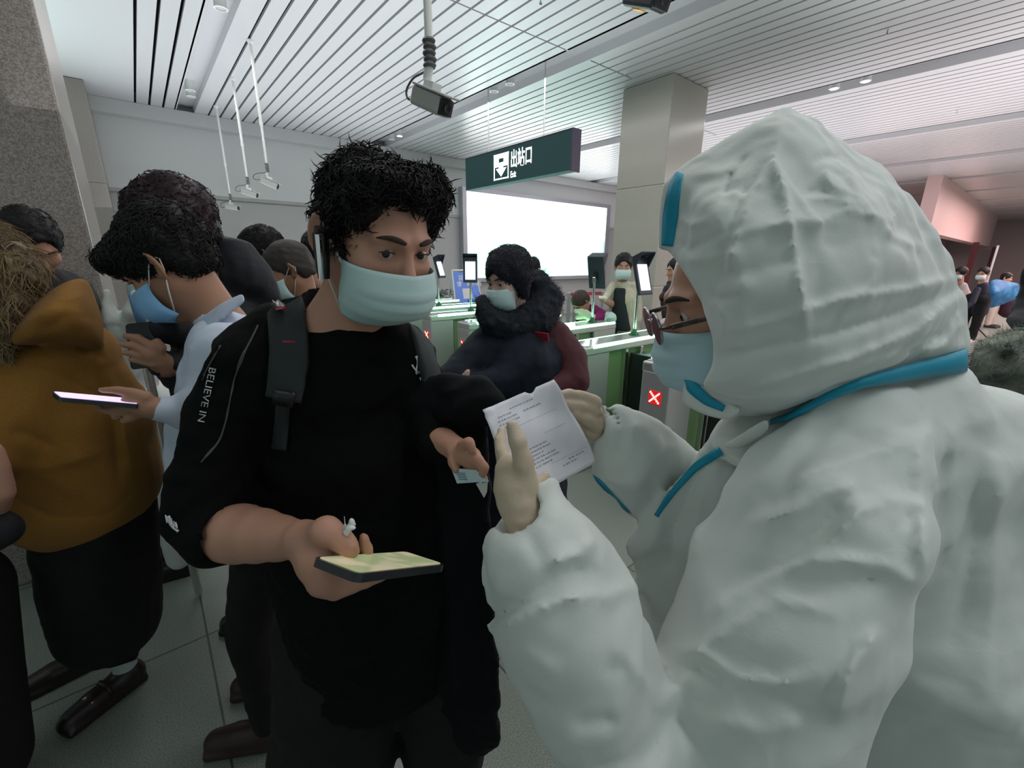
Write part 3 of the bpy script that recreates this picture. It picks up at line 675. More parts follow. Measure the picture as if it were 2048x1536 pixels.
def locks(H, F, m, parent, n, L, r, seed, sweep=(0, .4, -.1), spread=.4, lift=.006, name='hair_lock', skip=None):
    """short curved locks rooted all over the sculpted hair, one mesh"""
    V, Fc = H.mesh(1); rg = np.random.RandomState(seed); b = []; sw = F.R@np.array(sweep); tri = []; A = np.linspace(0, 2*math.pi, 4)[:3]; vv = []; nv = 0
    for i in rg.randint(0, len(Fc), n):
        f_ = Fc[i]; p = V[f_].mean(0); N = nrm(np.cross(V[f_[1]]-V[f_[0]], V[f_[2]]-V[f_[0]])); t = sw+rg.randn(3)*spread; t = nrm(t-N*(t@N)); q = np.cross(N, t)*rg.uniform(-.6, .6); l = L*rg.uniform(.6, 1.3)
        if skip and skip(F.R.T@(p-F.c)): continue
        c = [p+t*l*s+q*l*s*s+N*(lift*(4*s*(1-s))*rg.uniform(.5, 1.4)+.0004-.002*s*(rg.rand() < .5)) for s in (0, .3, .65, 1)]; sd = np.cross(N, t)
        for k, (x, w) in enumerate(zip(c, (.8, 1, .8, .1))): vv += [x+(sd*math.cos(a)+N*math.sin(a))*r*w for a in A]
        for k in range(3): tri += [(nv+k*3+j, nv+k*3+(j+1) % 3, nv+k*3+3+(j+1) % 3, nv+k*3+3+j) for j in range(3)]
        nv += 12
    return obj(name, np.array(vv), np.array(tri), m, parent, True)
def mask(F, parent, m, w=.074, top=-.008, bot=-.115, out=.012, pleats=3, label='surgical mask', ear=True, nu=25, nv=17, name='face_mask', flare=.0, earz=.0, sk=0):
    k = F.s; G = np.zeros((nv, nu, 3))
    for j, v in enumerate(np.linspace(0, 1, nv)):
        for i, u in enumerate(np.linspace(-1, 1, nu)):
            z = top+(bot-top)*v-(.006*(1-u*u))*(v-.4)*2+.010*abs(u)**3*(v-.5)*0
            c = math.cos(u*math.pi*.5*.96)
            bulge = .5+.5*math.sin(math.pi*min(1, v*.9+.08)); prow = .094+out*bulge-.036*max(0, v-.62)**1.2*3.2
            ws = w*(1-.10*abs(v-.45))*(1-.20*max(0, v-.7)*2)
            x = ws*math.sin(u*math.pi*.5*.96)/math.sin(math.pi*.48); y = .026+(prow-.026)*c**.62
            y -= .008*(1-min(v*4, 1))*(abs(u)**.5); fold = 0
            for p in range(pleats):
                pv = .26+.2*p; d = v-pv
                if 0 <= d < .14: fold += (.14-d)*.034*(1-abs(u)**4)
            G[j, i] = F(x+flare*u*v, y+fold+.0004*math.sin(9*u+5*v), z+earz*abs(u)**4)
    b = MB(); b.sheet(G, .0012*k); o = b.build(name, m, parent, 'all')
    if ear:
        for sx in (0, nu-1):
            s_ = -1 if sx == 0 else 1
            l = MB(); e = F(s_*.083, -.020, .018); e2 = F(s_*.082, -.022, -.022)
            a = G[1, sx]; c2 = G[nv-2, sx]
            l.tube([a, (a+e)/2+F.r*s_*.002, e, F(s_*.084, -.032, .0), e2, (c2+e2)/2+F.r*s_*.003, c2], .0016*k, 6); l.build('ear_loop', LOOP, o, 'all')
    return o
def J(*t):
    """(x px, y px, D, r px) -> (world point, world radius)"""
    return (P(t[0], t[1], t[2]), RP(t[0], t[1], t[2], t[3]))
def CH(L): return [J(*t) for t in L]
def bounds(L, m=.03):
    a = np.array([p for p, r in L]); r = max(r for p, r in L)+m; return a.min(0)-r, a.max(0)+r
def hand(S, w, d, pn, side, sc=1., curl=(25, 30, 35, 40), spread=.12, thumb=(.6, .3), k=.006, curl2=None, rf=1., thcurl=.3):
    """w wrist, d hand direction, pn palm normal (out of the palm), side: +1 thumb on cross(d,pn) side"""
    d = nrm(d); pn = nrm(pn-d*(np.asarray(pn)@d)); s_ = np.cross(d, pn)*side; w = np.asarray(w, float)
    S.ell(w+d*.045*sc-pn*.002, np.array([.042, .048, .0145])*sc, np.stack([s_, d, pn], 1), .012)
    S.ell(w+d*.03*sc+s_*.024*sc+pn*.006*sc, np.array([.018, .032, .016])*sc, np.stack([s_, d, pn], 1), .012)
    tips = []
    Ls = ((.030, .040, .024, .020, .0092), (.010, .044, .028, .022, .0094), (-.011, .041, .026, .021, .0090), (-.030, .032, .020, .018, .0082))
    for i, (o, a, b, c, r) in enumerate(Ls):
        an = math.radians(curl[i]); an2 = math.radians((curl2 or curl)[i]); p = w+d*(.083-.012*abs(o)/.03*(o < 0))*sc+s_*o*sc; dd = nrm(d+s_*o/.03*spread)
        S.cone(w+d*.03*sc+s_*o*.6*sc, p, .014*sc*rf, r*1.15*sc*rf, k*1.5); ang = 0; pts = [(p, r*1.08*sc*rf)]
        for L, q, rr in ((a, an, 1.0), (b, an2*1.1, .92), (c, an2*.7, .78)):
            ang += q; p = p+(dd*math.cos(ang)+pn*math.sin(ang))*L*sc; pts.append((p, r*rr*sc*rf))
        S.chain(pts, k*.5); tips.append(p)
    b0 = w+d*.022*sc+s_*.026*sc+pn*.004*sc; t1 = nrm(d*thumb[0]+s_*.75+pn*thumb[1]); p1 = b0+t1*.040*sc; t2 = nrm(t1+d*thcurl*1.2-s_*thcurl*.6+pn*.15); p2 = p1+t2*.032*sc; t3 = nrm(t2+d*thcurl-s_*thcurl*.8+pn*.1); p3 = p2+t3*.024*sc
    S.chain([(b0, .016*sc*rf), (p1, .0125*sc*rf), (p2, .0112*sc*rf), (p3, .0092*sc*rf)], k); tips.append(p3)
    return tips
def shoe(a, d, m, parent, L=.27, sole=None, name='shoe', h=.085, w=.048):
    """a: heel point on the floor, d: pointing direction"""
    d = nrm([d[0], d[1], 0]); s_ = np.array([d[1], -d[0], 0]); a = np.array([a[0], a[1], 0.])
    S = Sculpt(np.minimum(a, a+d*L)-.12, np.maximum(a, a+d*L)+[.12, .12, .2], .006)
    S.cone(a+d*.045+[0, 0, .05], a+d*.05+[0, 0, h+.01], .040, .042, .01)
    S.chain([(a+d*.05+[0, 0, .045], w*.92), (a+d*L*.6+[0, 0, .040], w*.9), (a+d*(L-.04)+[0, 0, .034], w*.78)], .03)
    S.box(a+d*L*.5+[0, 0, .012], (w*.72, L*.42, .006), np.stack([s_, d, UP], 1), .012, .01)
    S.v = -smin(-S.v, (S.ax[2]-.005)[None, None, :].astype(np.float32), .002)
    o = S.build(name, m, parent)
    if sole:
        b = MB(); pl = []
        for t in np.linspace(0, 2*math.pi, 22, endpoint=False): pl.append(a+d*(L*.5+math.cos(t)*L*.49)+s_*math.sin(t)*w*(1.0-.12*math.cos(t)**2*0)*1.02)
        b.prism([q+[0, 0, .002] for q in pl], (0, 0, .018)); b.build('sole', sole, o)
    return o
def on_surface(S, x, y, d0=.25, d1=1.5, off=.0015):
    """first hit of the pixel ray with a sculpted field"""
    r = R2*(x-1024)/FPX+U2*(768-y)/FPX+FW; ts = np.arange(d0, d1, S.h*.5); p = CAM+ts[:, None]*r; i = np.round((p-S.lo)/S.h).astype(int)
    ok = np.all((i >= 0) & (i < S.n), axis=1); v = np.ones(len(ts)); v[ok] = S.v[i[ok, 0], i[ok, 1], i[ok, 2]]; h = np.nonzero(v < 0)[0]
    if not len(h): return None
    j = h[0]; t = ts[j]
    if j > 0 and v[j] != v[j-1]: t = ts[j-1]+(ts[j]-ts[j-1])*np.clip(v[j-1]/(v[j-1]-v[j]), 0, 1)
    return CAM+r*(t-off)
def ribbon(S, pts, wpx, m, name, parent, off=.002, n=8, cross=4, th=.0015, wfun=None, label=None, perp=None):
    """a strip that follows a sculpted surface along a path in the picture"""
    q = np.asarray(pts, float); seg = np.hypot(*np.diff(q, axis=0).T); cum = np.r_[0, np.cumsum(seg)]; N = max(int(cum[-1]/n), 2); G = []
    for s_ in np.linspace(0, cum[-1], N):
        x, y = np.interp(s_, cum, q[:, 0]), np.interp(s_, cum, q[:, 1]); x2, y2 = np.interp(min(s_+6, cum[-1]), cum, q[:, 0]), np.interp(min(s_+6, cum[-1]), cum, q[:, 1]); x1, y1 = np.interp(max(s_-6, 0), cum, q[:, 0]), np.interp(max(s_-6, 0), cum, q[:, 1])
        t = np.array([x2-x1, y2-y1]); t /= np.hypot(*t)+1e-9; nn = np.array([-t[1], t[0]]); w = wpx*(wfun(s_/cum[-1]) if wfun else 1); row = []
        for c in np.linspace(-1, 1, cross): row.append(on_surface(S, x+nn[0]*c*w, y+nn[1]*c*w, off=off))
        if any(r is None for r in row):
            good = [r for r in row if r is not None]
            if not good: continue
            row = [r if r is not None else good[0] for r in row]
        G.append(row)
    if len(G) < 2: return None
    G = np.array(G)
    for _ in range(3): G[1:-1] = (G[:-2]+2*G[1:-1]+G[2:])/4
    b = MB(); b.sheet(G, -th); return b.build(name, m, parent, 'all', label=label)

def PC(x, y, z): return CAM+(R2*(x-1024)/FPX+U2*(768-y)/FPX+FW)*z
def text_on(S, s, p0, p1, hpx, m, parent, name='print', off=.003, label=None, flip=1, arc=0):
    """lettering wrapped on a sculpted surface along a line of the picture"""
    o = text(s, 1., (0, 0, 0), (1, 0, 0), (0, 1, 0), m, None, th=0); me = o.data; v = np.array([tuple(q.co) for q in me.vertices]); f = [tuple(p.vertices) for p in me.polygons]; bpy.data.objects.remove(o)
    p0 = np.array(p0, float); p1 = np.array(p1, float); t = (p1-p0)/v[:, 0].max(); n = np.array([t[1], -t[0]]); n = n/np.hypot(*n)*hpx/.73*flip
    q = [on_surface(S, *(p0+t*a[0]+n*a[1]+n*arc*math.sin(math.pi*a[0]/v[:, 0].max())), off=off) for a in v]; g = [x for x in q if x is not None]
    if not g: return
    q = [x if x is not None else g[0] for x in q]
    return obj(name, q, f, m, parent, label=label)
def box_quad(A, B, C, D, th, m, name, parent, n=None):
    """flat slab with corners A B C D, thickness th away from the camera side"""
    N = nrm(np.cross(B-A, D-A)); N = N if N@(CAM-A) > 0 else -N
    return MB().prism([A, B, C, D], -N*th).build(name, m, parent), N
def rounded_slab(A, B, C, D, th, r, m, name, parent, off=0, inset=0):
    """rounded rectangle on the parallelogram A B C D (B next to A)"""
    o = A; ex = B-A; ey = D-A; lx = np.linalg.norm(ex); ly = np.linalg.norm(ey); ex = ex/lx; ey = ey/ly; N = nrm(np.cross(ex, ey)); N = N if N@(CAM-A) > 0 else -N
    pl = []
    for cx, cy, a0 in ((lx-r-inset, ly-r-inset, 0), (r+inset, ly-r-inset, 90), (r+inset, r+inset, 180), (lx-r-inset, r+inset, 270)):
        for a in np.linspace(a0, a0+90, 6): pl.append(o+ex*(cx+r*math.cos(math.radians(a)))+ey*(cy+r*math.sin(math.radians(a)))+N*off)
    return MB().prism(pl, -N*th).build(name, m, parent), N
# ---------------------------------------------------------------- man in the black sweatshirt
def man_black():
    root = empty('person', P(700, 1536, .80)*[1, 1, 0], 'masked man in a black sweatshirt with an earpiece, holding a phone toward the camera', 'person')
    f, u = facing(48, 20, -2); hc = P(752, 474, .690)
    F = Frame(hc, f, u, .93)
    S = Sculpt(*bounds(CH([(745, 330, .66, 130), (450, 1100, .55, 60), (760, 1180, .46, 60), (900, 700, .72, 60)]), .06), .004)
    head_sculpt(S, F, neck=P(690, 690, .73), neck_r=.056); slits(S, F, .0040)
    S.cone(P(690, 680, .73), P(700, 1000, .78), .07, .10, .04)
    S.cone(P(690, 720, .74), P(520, 740, .70), .06, .045, .04)
    S.chain(CH([(500, 760, .69, 48), (425, 1010, .62, 44), (448, 1066, .585, 56), (480, 1067, .565, 57), (520, 1071, .543, 52), (560, 1076, .52, 44), (605, 1080, .49, 35), (640, 1098, .465, 34)]), .022)
    # right hand: heel at the wrist, fingers run under the phone, thumb lies over its edge
    S.chain(CH([(612, 1082, .485, 36), (640, 1120, .46, 46), (655, 1150, .45, 42)]), .014)
    S.chain(CH([(625, 1078, .475, 32), (652, 1064, .458, 31), (680, 1078, .450, 24), (696, 1092, .446, 20), (706, 1103, .444, 14)]), .010)
    S.chain(CH([(640, 1130, .46, 30), (690, 1150, .452, 26), (722, 1150, .448, 18), (742, 1150, .448, 13)]), .006)
    S.chain(CH([(645, 1158, .45, 26), (685, 1170, .448, 20), (730, 1162, .446, 14), (765, 1152, .450, 11)]), .005)
    S.chain(CH([(640, 1168, .447, 24), (670, 1184, .446, 16), (705, 1172, .445, 13), (730, 1160, .448, 10)]), .005)
    S.chain(CH([(700, 1140, .478, 13), (735, 1122, .478, 12), (733, 1098, .476, 12), (727, 1076, .474, 10.5)]), .004)
    S.ell(P(705, 1096, .437), (.0055, .004, .007), np.eye(3), .002)
    # left hand low in front, holding the card
    S.chain(CH([(880, 880, .66, 30), (915, 900, .62, 24), (942, 915, .60, 22)]), .01)
    for a in (((935, 912, .60, 14), (955, 920, .585, 12), (968, 935, .578, 10), (966, 948, .575, 9)), ((925, 890, .60, 12), (938, 885, .59, 11), (945, 900, .585, 9)),
              ((940, 930, .60, 14), (958, 945, .59, 11), (968, 958, .588, 9)), ((905, 905, .61, 13), (906, 925, .60, 10), (912, 940, .59, 8))): S.chain(CH(a), .004)
    S.build('body', SK1, root)
    eyes(F, root, (.38, 1, .06)); brows(F, root, mat('brow_black', (.045, .03, .025), .9), .0036)
    H = Sculpt(hc-.19, hc+.19, .0035); hair_cap(H, F, vol=-.003, hairline=.086)
    for sx in (-1, 1):
        H.chain([(F(sx*.077, .012, .035), .017), (F(sx*.074, .024, .0), .010), (F(sx*.071, .030, -.022), .004)], .012)
        H.cone(F(sx*.062, .056, .090), F(sx*.072, .048, .045), .020, .012, .02)
    H.ell(F(0, .050, .092), (.060, .036, .022), F.R, .03)
    H.noise(.006, 60, 4); H.noise(.005, 130, 6, ridge=True); H.build('hair', HAIR, root)
    locks(H, F, HAIR, root, 8000, .019, .0012, 8, sweep=(.4, .35, -.15), spread=.38, lift=.0035, skip=lambda q: (q[1] > .055 and q[2] < .062 and abs(q[0]) < .058) or q[2] < -.012)
    G = mask(F, root, MASKG, .077, -.026, -.114, .032, label='mask')
    er = empty('earpiece', F(.084, -.004, -.01), 'black and silver wireless earpiece hanging from the ear of the man in black', 'earpiece')
    b = MB(); a = F(.094, .004, .000); e = F(.091, .022, -.062); b.tube([a, a*.5+e*.5, e], [.010, .0105, .008], 12); b.lathe(F(.088, .0, .0), [(.011, -.006), (.011, .006)], 16, F.R); b.build('shell', mat('earpiece_black', (.01, .01, .012), .2), er, True)
    b = MB(); b.tube([a+F.r*.006+F.f*.007, e+F.r*.006+F.f*.006], [.0042, .0036], 8); b.build('silver_strip', mat('silver', (.85, .82, .84), .12, metal=1), er, True)
    # sweatshirt
    S = Sculpt(*bounds(CH([(360, 1100, .6, 80), (1000, 1100, .75, 60), (720, 640, .74, 100), (760, 1250, .8, 60)]), .10), .006)
    S.chain(CH([(690, 655, .745, 66), (700, 760, .78, 150), (720, 900, .80, 190), (745, 1100, .83, 185), (760, 1260, .86, 160)]), .03)
    S.ell(P(700, 735, .755), (.17, .10, .085), Frame(P(700, 740, .755), nrm(-FH*.8+RT*.6)).R, .05)
    S.chain(CH([(660, 650, .74, 50), (570, 675, .715, 76), (515, 725, .69, 84), (458, 830, .665, 78), (425, 950, .63, 78), (408, 1030, .60, 72), (430, 1070, .575, 66)]), .035)
    S.chain(CH([(430, 1070, .575, 66), (452, 1070, .565, 62)]), .012)
    S.cone(P(690, 625, .745), P(700, 680, .745), .074, .10, .02)
    S.chain(CH([(790, 705, .74, 66), (845, 790, .74, 60), (880, 892, .665, 46), (920, 908, .622, 33)]), .03)
    S.noise(.006, 24, 2, ridge=True); S.noise(.003, 70, 3)
    a, b_ = P(452, 1070, .565), P(520, 1072, .545); S.cone(a+(b_-a)*.25, b_+(b_-a)*.4, .042, .044, .003, '-')
    nk = P(690, 575, .735); S.cone(nk, F(0, 0, -.02), .064, .10, .004, '-'); S.cone(P(690, 640, .735), nk, .056, .064, .004, '-')
    sw = S.build('sweatshirt', BLACKC, root)
    T = Sculpt(*bounds(CH([(600, 1250, .85, 100), (900, 1250, .85, 100), (700, 1536, .80, 60), (690, 1900, .80, 60)]), .14), .009)
    T.chain(CH([(745, 1150, .85, 170), (760, 1230, .86, 160)]), .03)
    for q in (((690, 1260, .85, 132), (672, 1500, .84, 118)), ((860, 1260, .87, 90), (890, 1500, .86, 75))):
        h, k_ = J(*q[0]), J(*q[1]); T.cone(h[0], k_[0], h[1], k_[1], .03); kb = np.array([k_[0][0], k_[0][1], .12]); T.cone(k_[0], kb, k_[1], .075, .03)
    T.noise(.005, 20, 5, ridge=True); T.build('trousers', mat('black_trousers', (.005, .004, .005), .9), root)
    for q in (P(672, 1500, .84), P(890, 1500, .86)): shoe(q+FH*.02, -FH+RT*.3, mat('black_shoe', (.012, .012, .013), .4), root, name='shoe')
    # prints and seams on the sweatshirt
    WP = mat('print_white', (.62, .62, .64), .6); GR = mat('seam_grey', (.07, .07, .075), .6)
    text_on(S, 'BELIEVE IN', (419, 733), (395, 842), 15, WP, root, 'print', label='white letters down the sleeve')
    ribbon(S, [(516, 650), (488, 705), (466, 765), (455, 830), (440, 880), (402, 925)], 1.6, GR, 'seam', root, label='grey stitched seam')
    ribbon(S, [(440, 690), (418, 730), (402, 760)], 1.2, GR, 'seam', root, label='grey stitched seam')
    for q in ([(331, 1030), (334, 1046)], [(336, 1032), (341, 1052)], [(342, 1036), (347, 1056)], [(348, 1042), (353, 1058)], [(331, 1030), (343, 1056), (356, 1062)]): ribbon(S, q, 1.5, WP, 'print_stroke', root, n=4)
    for q in ([(833, 712), (837, 727), (831, 738), (835, 748)], [(824, 730), (829, 740), (836, 744)], [(843, 738), (838, 745)], [(840, 755), (846, 768)]): ribbon(S, q, 1.6, WP, 'logo_stroke', root, n=4)
    # backpack
    bp = empty('backpack', P(600, 640, .80), 'black backpack of the man in black, its padded straps over his shoulders', 'backpack')
    STR = mat('strap_grey', (.020, .026, .028), .8, bump=.4, bscale=900)
    B = Sculpt(*bounds(CH([(520, 620, .95, 120), (640, 1000, 1.0, 120)]), .05), .01); cB = P(640, 800, 1.03); fb = Frame(cB, nrm(-FH*.8+RT*.6)); B.box(cB, (.09, .035, .17), fb.R, .03, .01); B.build('bag', STR, bp)
    ribbon(S, [(566, 596), (572, 640), (576, 700), (570, 780), (566, 800)], 37, STR, 'strap', bp, off=.014, cross=8, th=.012)
    ribbon(S, [(566, 800), (562, 850), (556, 900)], 14, STR, 'webbing', bp, off=.007, th=.003)
    ribbon(S, [(568, 783), (562, 812)], 20, mat('buckle', (.015, .015, .016), .35), 'buckle', bp, off=.02, th=.008)
    ribbon(S, [(833, 632), (848, 672), (862, 720), (868, 770)], 17, STR, 'strap', bp, off=.014, cross=6, th=.012)
    ribbon(S, [(566, 683), (590, 684)], 1.6, mat('tab_red', (.45, .03, .05), .6), 'red_tab', bp, off=.03)
    ribbon(S, [(884-20, 650), (872, 655)], 1.5, MATS['tab_red'], 'red_tab', bp, off=.03)
    pt = ribbon(S, [(546, 590), (562, 618)], 13, mat('patch_black', (.008, .008, .009), .5), 'patch', bp, off=.03, n=5)
    for k_, (a_, b2) in enumerate((((544, 588), (549, 606)), ((551, 586), (557, 600)), ((559, 586), (563, 600)), ((553, 604), (557, 612)), ((563, 604), (566, 612)))): ribbon(S, [a_, b2], 2.6, WP, 'patch_stroke', bp, off=.034, n=3)
    ribbon(S, [(551, 617), (572, 614)], 2, MATS['tab_red'], 'red_tab', bp, off=.034, n=4)
    # jacket hanging over the left forearm
    K = Sculpt(*bounds(CH([(900, 790, .70, 60), (930, 1500, .80, 60)]), .14), .007)
    K.chain(CH([(835, 800, .70, 30), (900, 805, .69, 46), (960, 812, .67, 42), (985, 830, .66, 30)]), .03)
    K.hull(np.array([P(*t) for t in ((850, 790, .70), (985, 800, .67), (990, 900, .685), (975, 1100, .71), (990, 1290, .74), (1008, 1490, .77), (822, 1540, .80), (820, 1350, .80), (838, 1100, .76), (855, 900, .71),
        (860, 800, .76), (975, 800, .74), (985, 1300, .80), (1000, 1500, .83), (840, 1540, .85), (840, 1000, .81))]), .02, .004, .02)
    K.chain(CH([(850, 770, .70, 24), (905, 768, .685, 28), (960, 775, .675, 26), (990, 800, .665, 22)]), .025)
    K.ell(P(925, 920, .615), (.045, .05, .05), np.eye(3), .012, '-')
    K.strokes([([(860, 860), (930, 800), (990, 790)], 14, .008), ([(870, 790), (940, 770)], 8, .006), ([(880, 1000), (900, 1200), (905, 1400)], 18, .012), ([(940, 1000), (950, 1250), (960, 1450)], 16, -.010), ([(860, 1100), (850, 1450)], 10, .008)])
    K.noise(.007, 22, 7, ridge=True)
    o = K.build('jacket', mat('jacket_black', (.004, .005, .007), .85, spec=.2, bump=.2, bscale=200), None); tag(o, 'black jacket hanging over the forearm of the man in black', 'jacket')
    # phone
    ph = empty('phone', PC(757, 1125, .50), 'dark phone with a lit yellowish screen in the hand of the man in black', 'phone')
    A, B_, C_ = PC(624, 1114, .490), PC(716, 1149, .455), PC(893, 1129, .585); D_ = A+C_-B_
    rounded_slab(A, B_, C_, D_, .009, .010, mat('phone_shell', (.02, .022, .028), .25), 'shell', ph)
    m = mat('phone_screen', (.3, .3, .25), .15); n_ = m.node_tree; bs = n_.nodes['Principled BSDF']; t_ = n_.nodes.new('ShaderNodeTexCoord'); q_ = n_.nodes.new('ShaderNodeTexNoise'); q_.inputs['Scale'].default_value = 28; q_.inputs['Detail'].default_value = 1
    r_ = n_.nodes.new('ShaderNodeValToRGB'); r_.color_ramp.elements[0].color = (.22, .27, .12, 1); r_.color_ramp.elements[1].color = (.42, .37, .24, 1); r_.color_ramp.elements[0].position = .42; r_.color_ramp.elements[1].position = .58
    n_.links.new(t_.outputs['Object'], q_.inputs['Vector']); n_.links.new(q_.outputs[0], r_.inputs[0]); n_.links.new(r_.outputs[0], bs.inputs['Emission Color']); bs.inputs['Emission Strength'].default_value = .8
    rounded_slab(A, B_, C_, D_, .0006, .007, m, 'screen', ph, off=.0008, inset=.004)
    # tissue between the fingers
    rg = np.random.RandomState(5); TT = Sculpt(*bounds(CH([(705, 1075, .462, 45)]), .02), .0018)
    TT.hull(np.array([P(x, y, 0.448+rg.uniform(-.012, .012)) for x, y in ((684, 1068), (699, 1044), (705, 1042), (712, 1062), (722, 1078), (718, 1095), (712, 1106), (692, 1100))]), .002, 0, .002)
    TT.noise(.006, 130, 1, ridge=True, w=.02); TT.chain(CH([(700, 1050, .448, 3), (703, 1041, .448, 4), (710, 1048, .448, 3)]), .003); TT.chain(CH([(688, 1068, .448, 2.5), (690, 1050, .448, 2), (689, 1032, .448, 1.6)]), .002)
    tag(TT.build('tissue', mat('tissue_white', (.70, .72, .72), .8), None), 'crumpled white tissue pinched under the thumb of the man in black', 'tissue')
    A, B_, C_, D_ = P(902, 936, .592), P(952, 940, .582), P(978, 963, .574), P(914, 967, .584)
    cr = empty('card', A, 'pale blue identity card held in the left hand of the man in black', 'card')
    box_quad(A, B_, C_, D_, .0008, mat('card_blue', (.50, .66, .74), .4), 'card_face', cr); N = nrm(np.cross(B_-A, D_-A)); N = N if N@(CAM-A) > 0 else -N
    b = MB()
    for t0 in (.25, .38, .52, .66): p = A+(D_-A)*t0+(B_-A)*.15+N*.0008; b.prism([p, p+(B_-A)*.35, p+(B_-A)*.35+(D_-A)*.05, p+(D_-A)*.05], N*.0002)
    b.build('printing', mat('card_ink', (.12, .2, .26), .6), cr)
    box_quad(P(952, 968, .60), P(976, 958, .595), P(974, 984, .60), P(968, 996, .605), .0008, mat('paper_white', (.8, .8, .8), .6), 'slip_of_paper', None); tag(bpy.data.objects['slip_of_paper'], 'small white slip of paper under the identity card', 'paper')
    return root, F, S
m_root, m_F, m_S = man_black()
# ---------------------------------------------------------------- worker in the white protective suit
def suit_mat():
    m = mat('suit_white', (.68, .72, .695), .62, spec=.35, sheen=.15); n = m.node_tree; b = n.nodes['Principled BSDF']
    t = n.nodes.new('ShaderNodeTexCoord'); u = n.nodes.new('ShaderNodeBump'); u.inputs['Strength'].default_value = .22; u.inputs['Distance'].default_value = .012
    v = n.nodes.new('ShaderNodeTexVoronoi'); v.feature = 'F1'; v.inputs['Scale'].default_value = 9; q = n.nodes.new('ShaderNodeTexNoise'); q.inputs['Scale'].default_value = 5; q.inputs['Detail'].default_value = 3; mx = n.nodes.new('ShaderNodeMix'); mx.data_type = 'VECTOR'; mx.inputs[0].default_value = .35
    n.links.new(t.outputs['Object'], q.inputs['Vector']); n.links.new(t.outputs['Object'], mx.inputs[4]); n.links.new(q.outputs['Color'], mx.inputs[5]); n.links.new(mx.outputs[1], v.inputs['Vector'])
    q2 = n.nodes.new('ShaderNodeTexNoise'); q2.inputs['Scale'].default_value = 420; u2 = n.nodes.new('ShaderNodeBump'); u2.inputs['Strength'].default_value = .12; u2.inputs['Distance'].default_value = .001
    n.links.new(v.outputs['Distance'], u.inputs['Height']); n.links.new(t.outputs['Object'], q2.inputs['Vector']); n.links.new(q2.outputs[0], u2.inputs['Height']); n.links.new(u.outputs[0], u2.inputs['Normal']); n.links.new(u2.outputs[0], b.inputs['Normal'])
    return m
SUIT = suit_mat(); TAPE = mat('blue_tape', (.004, .30, .46), .45, bump=.15, bscale=300)
GLOVE = mat('latex_glove', (.62, .50, .38), .45, spec=.4, sss=.05, bump=.4, bscale=120)
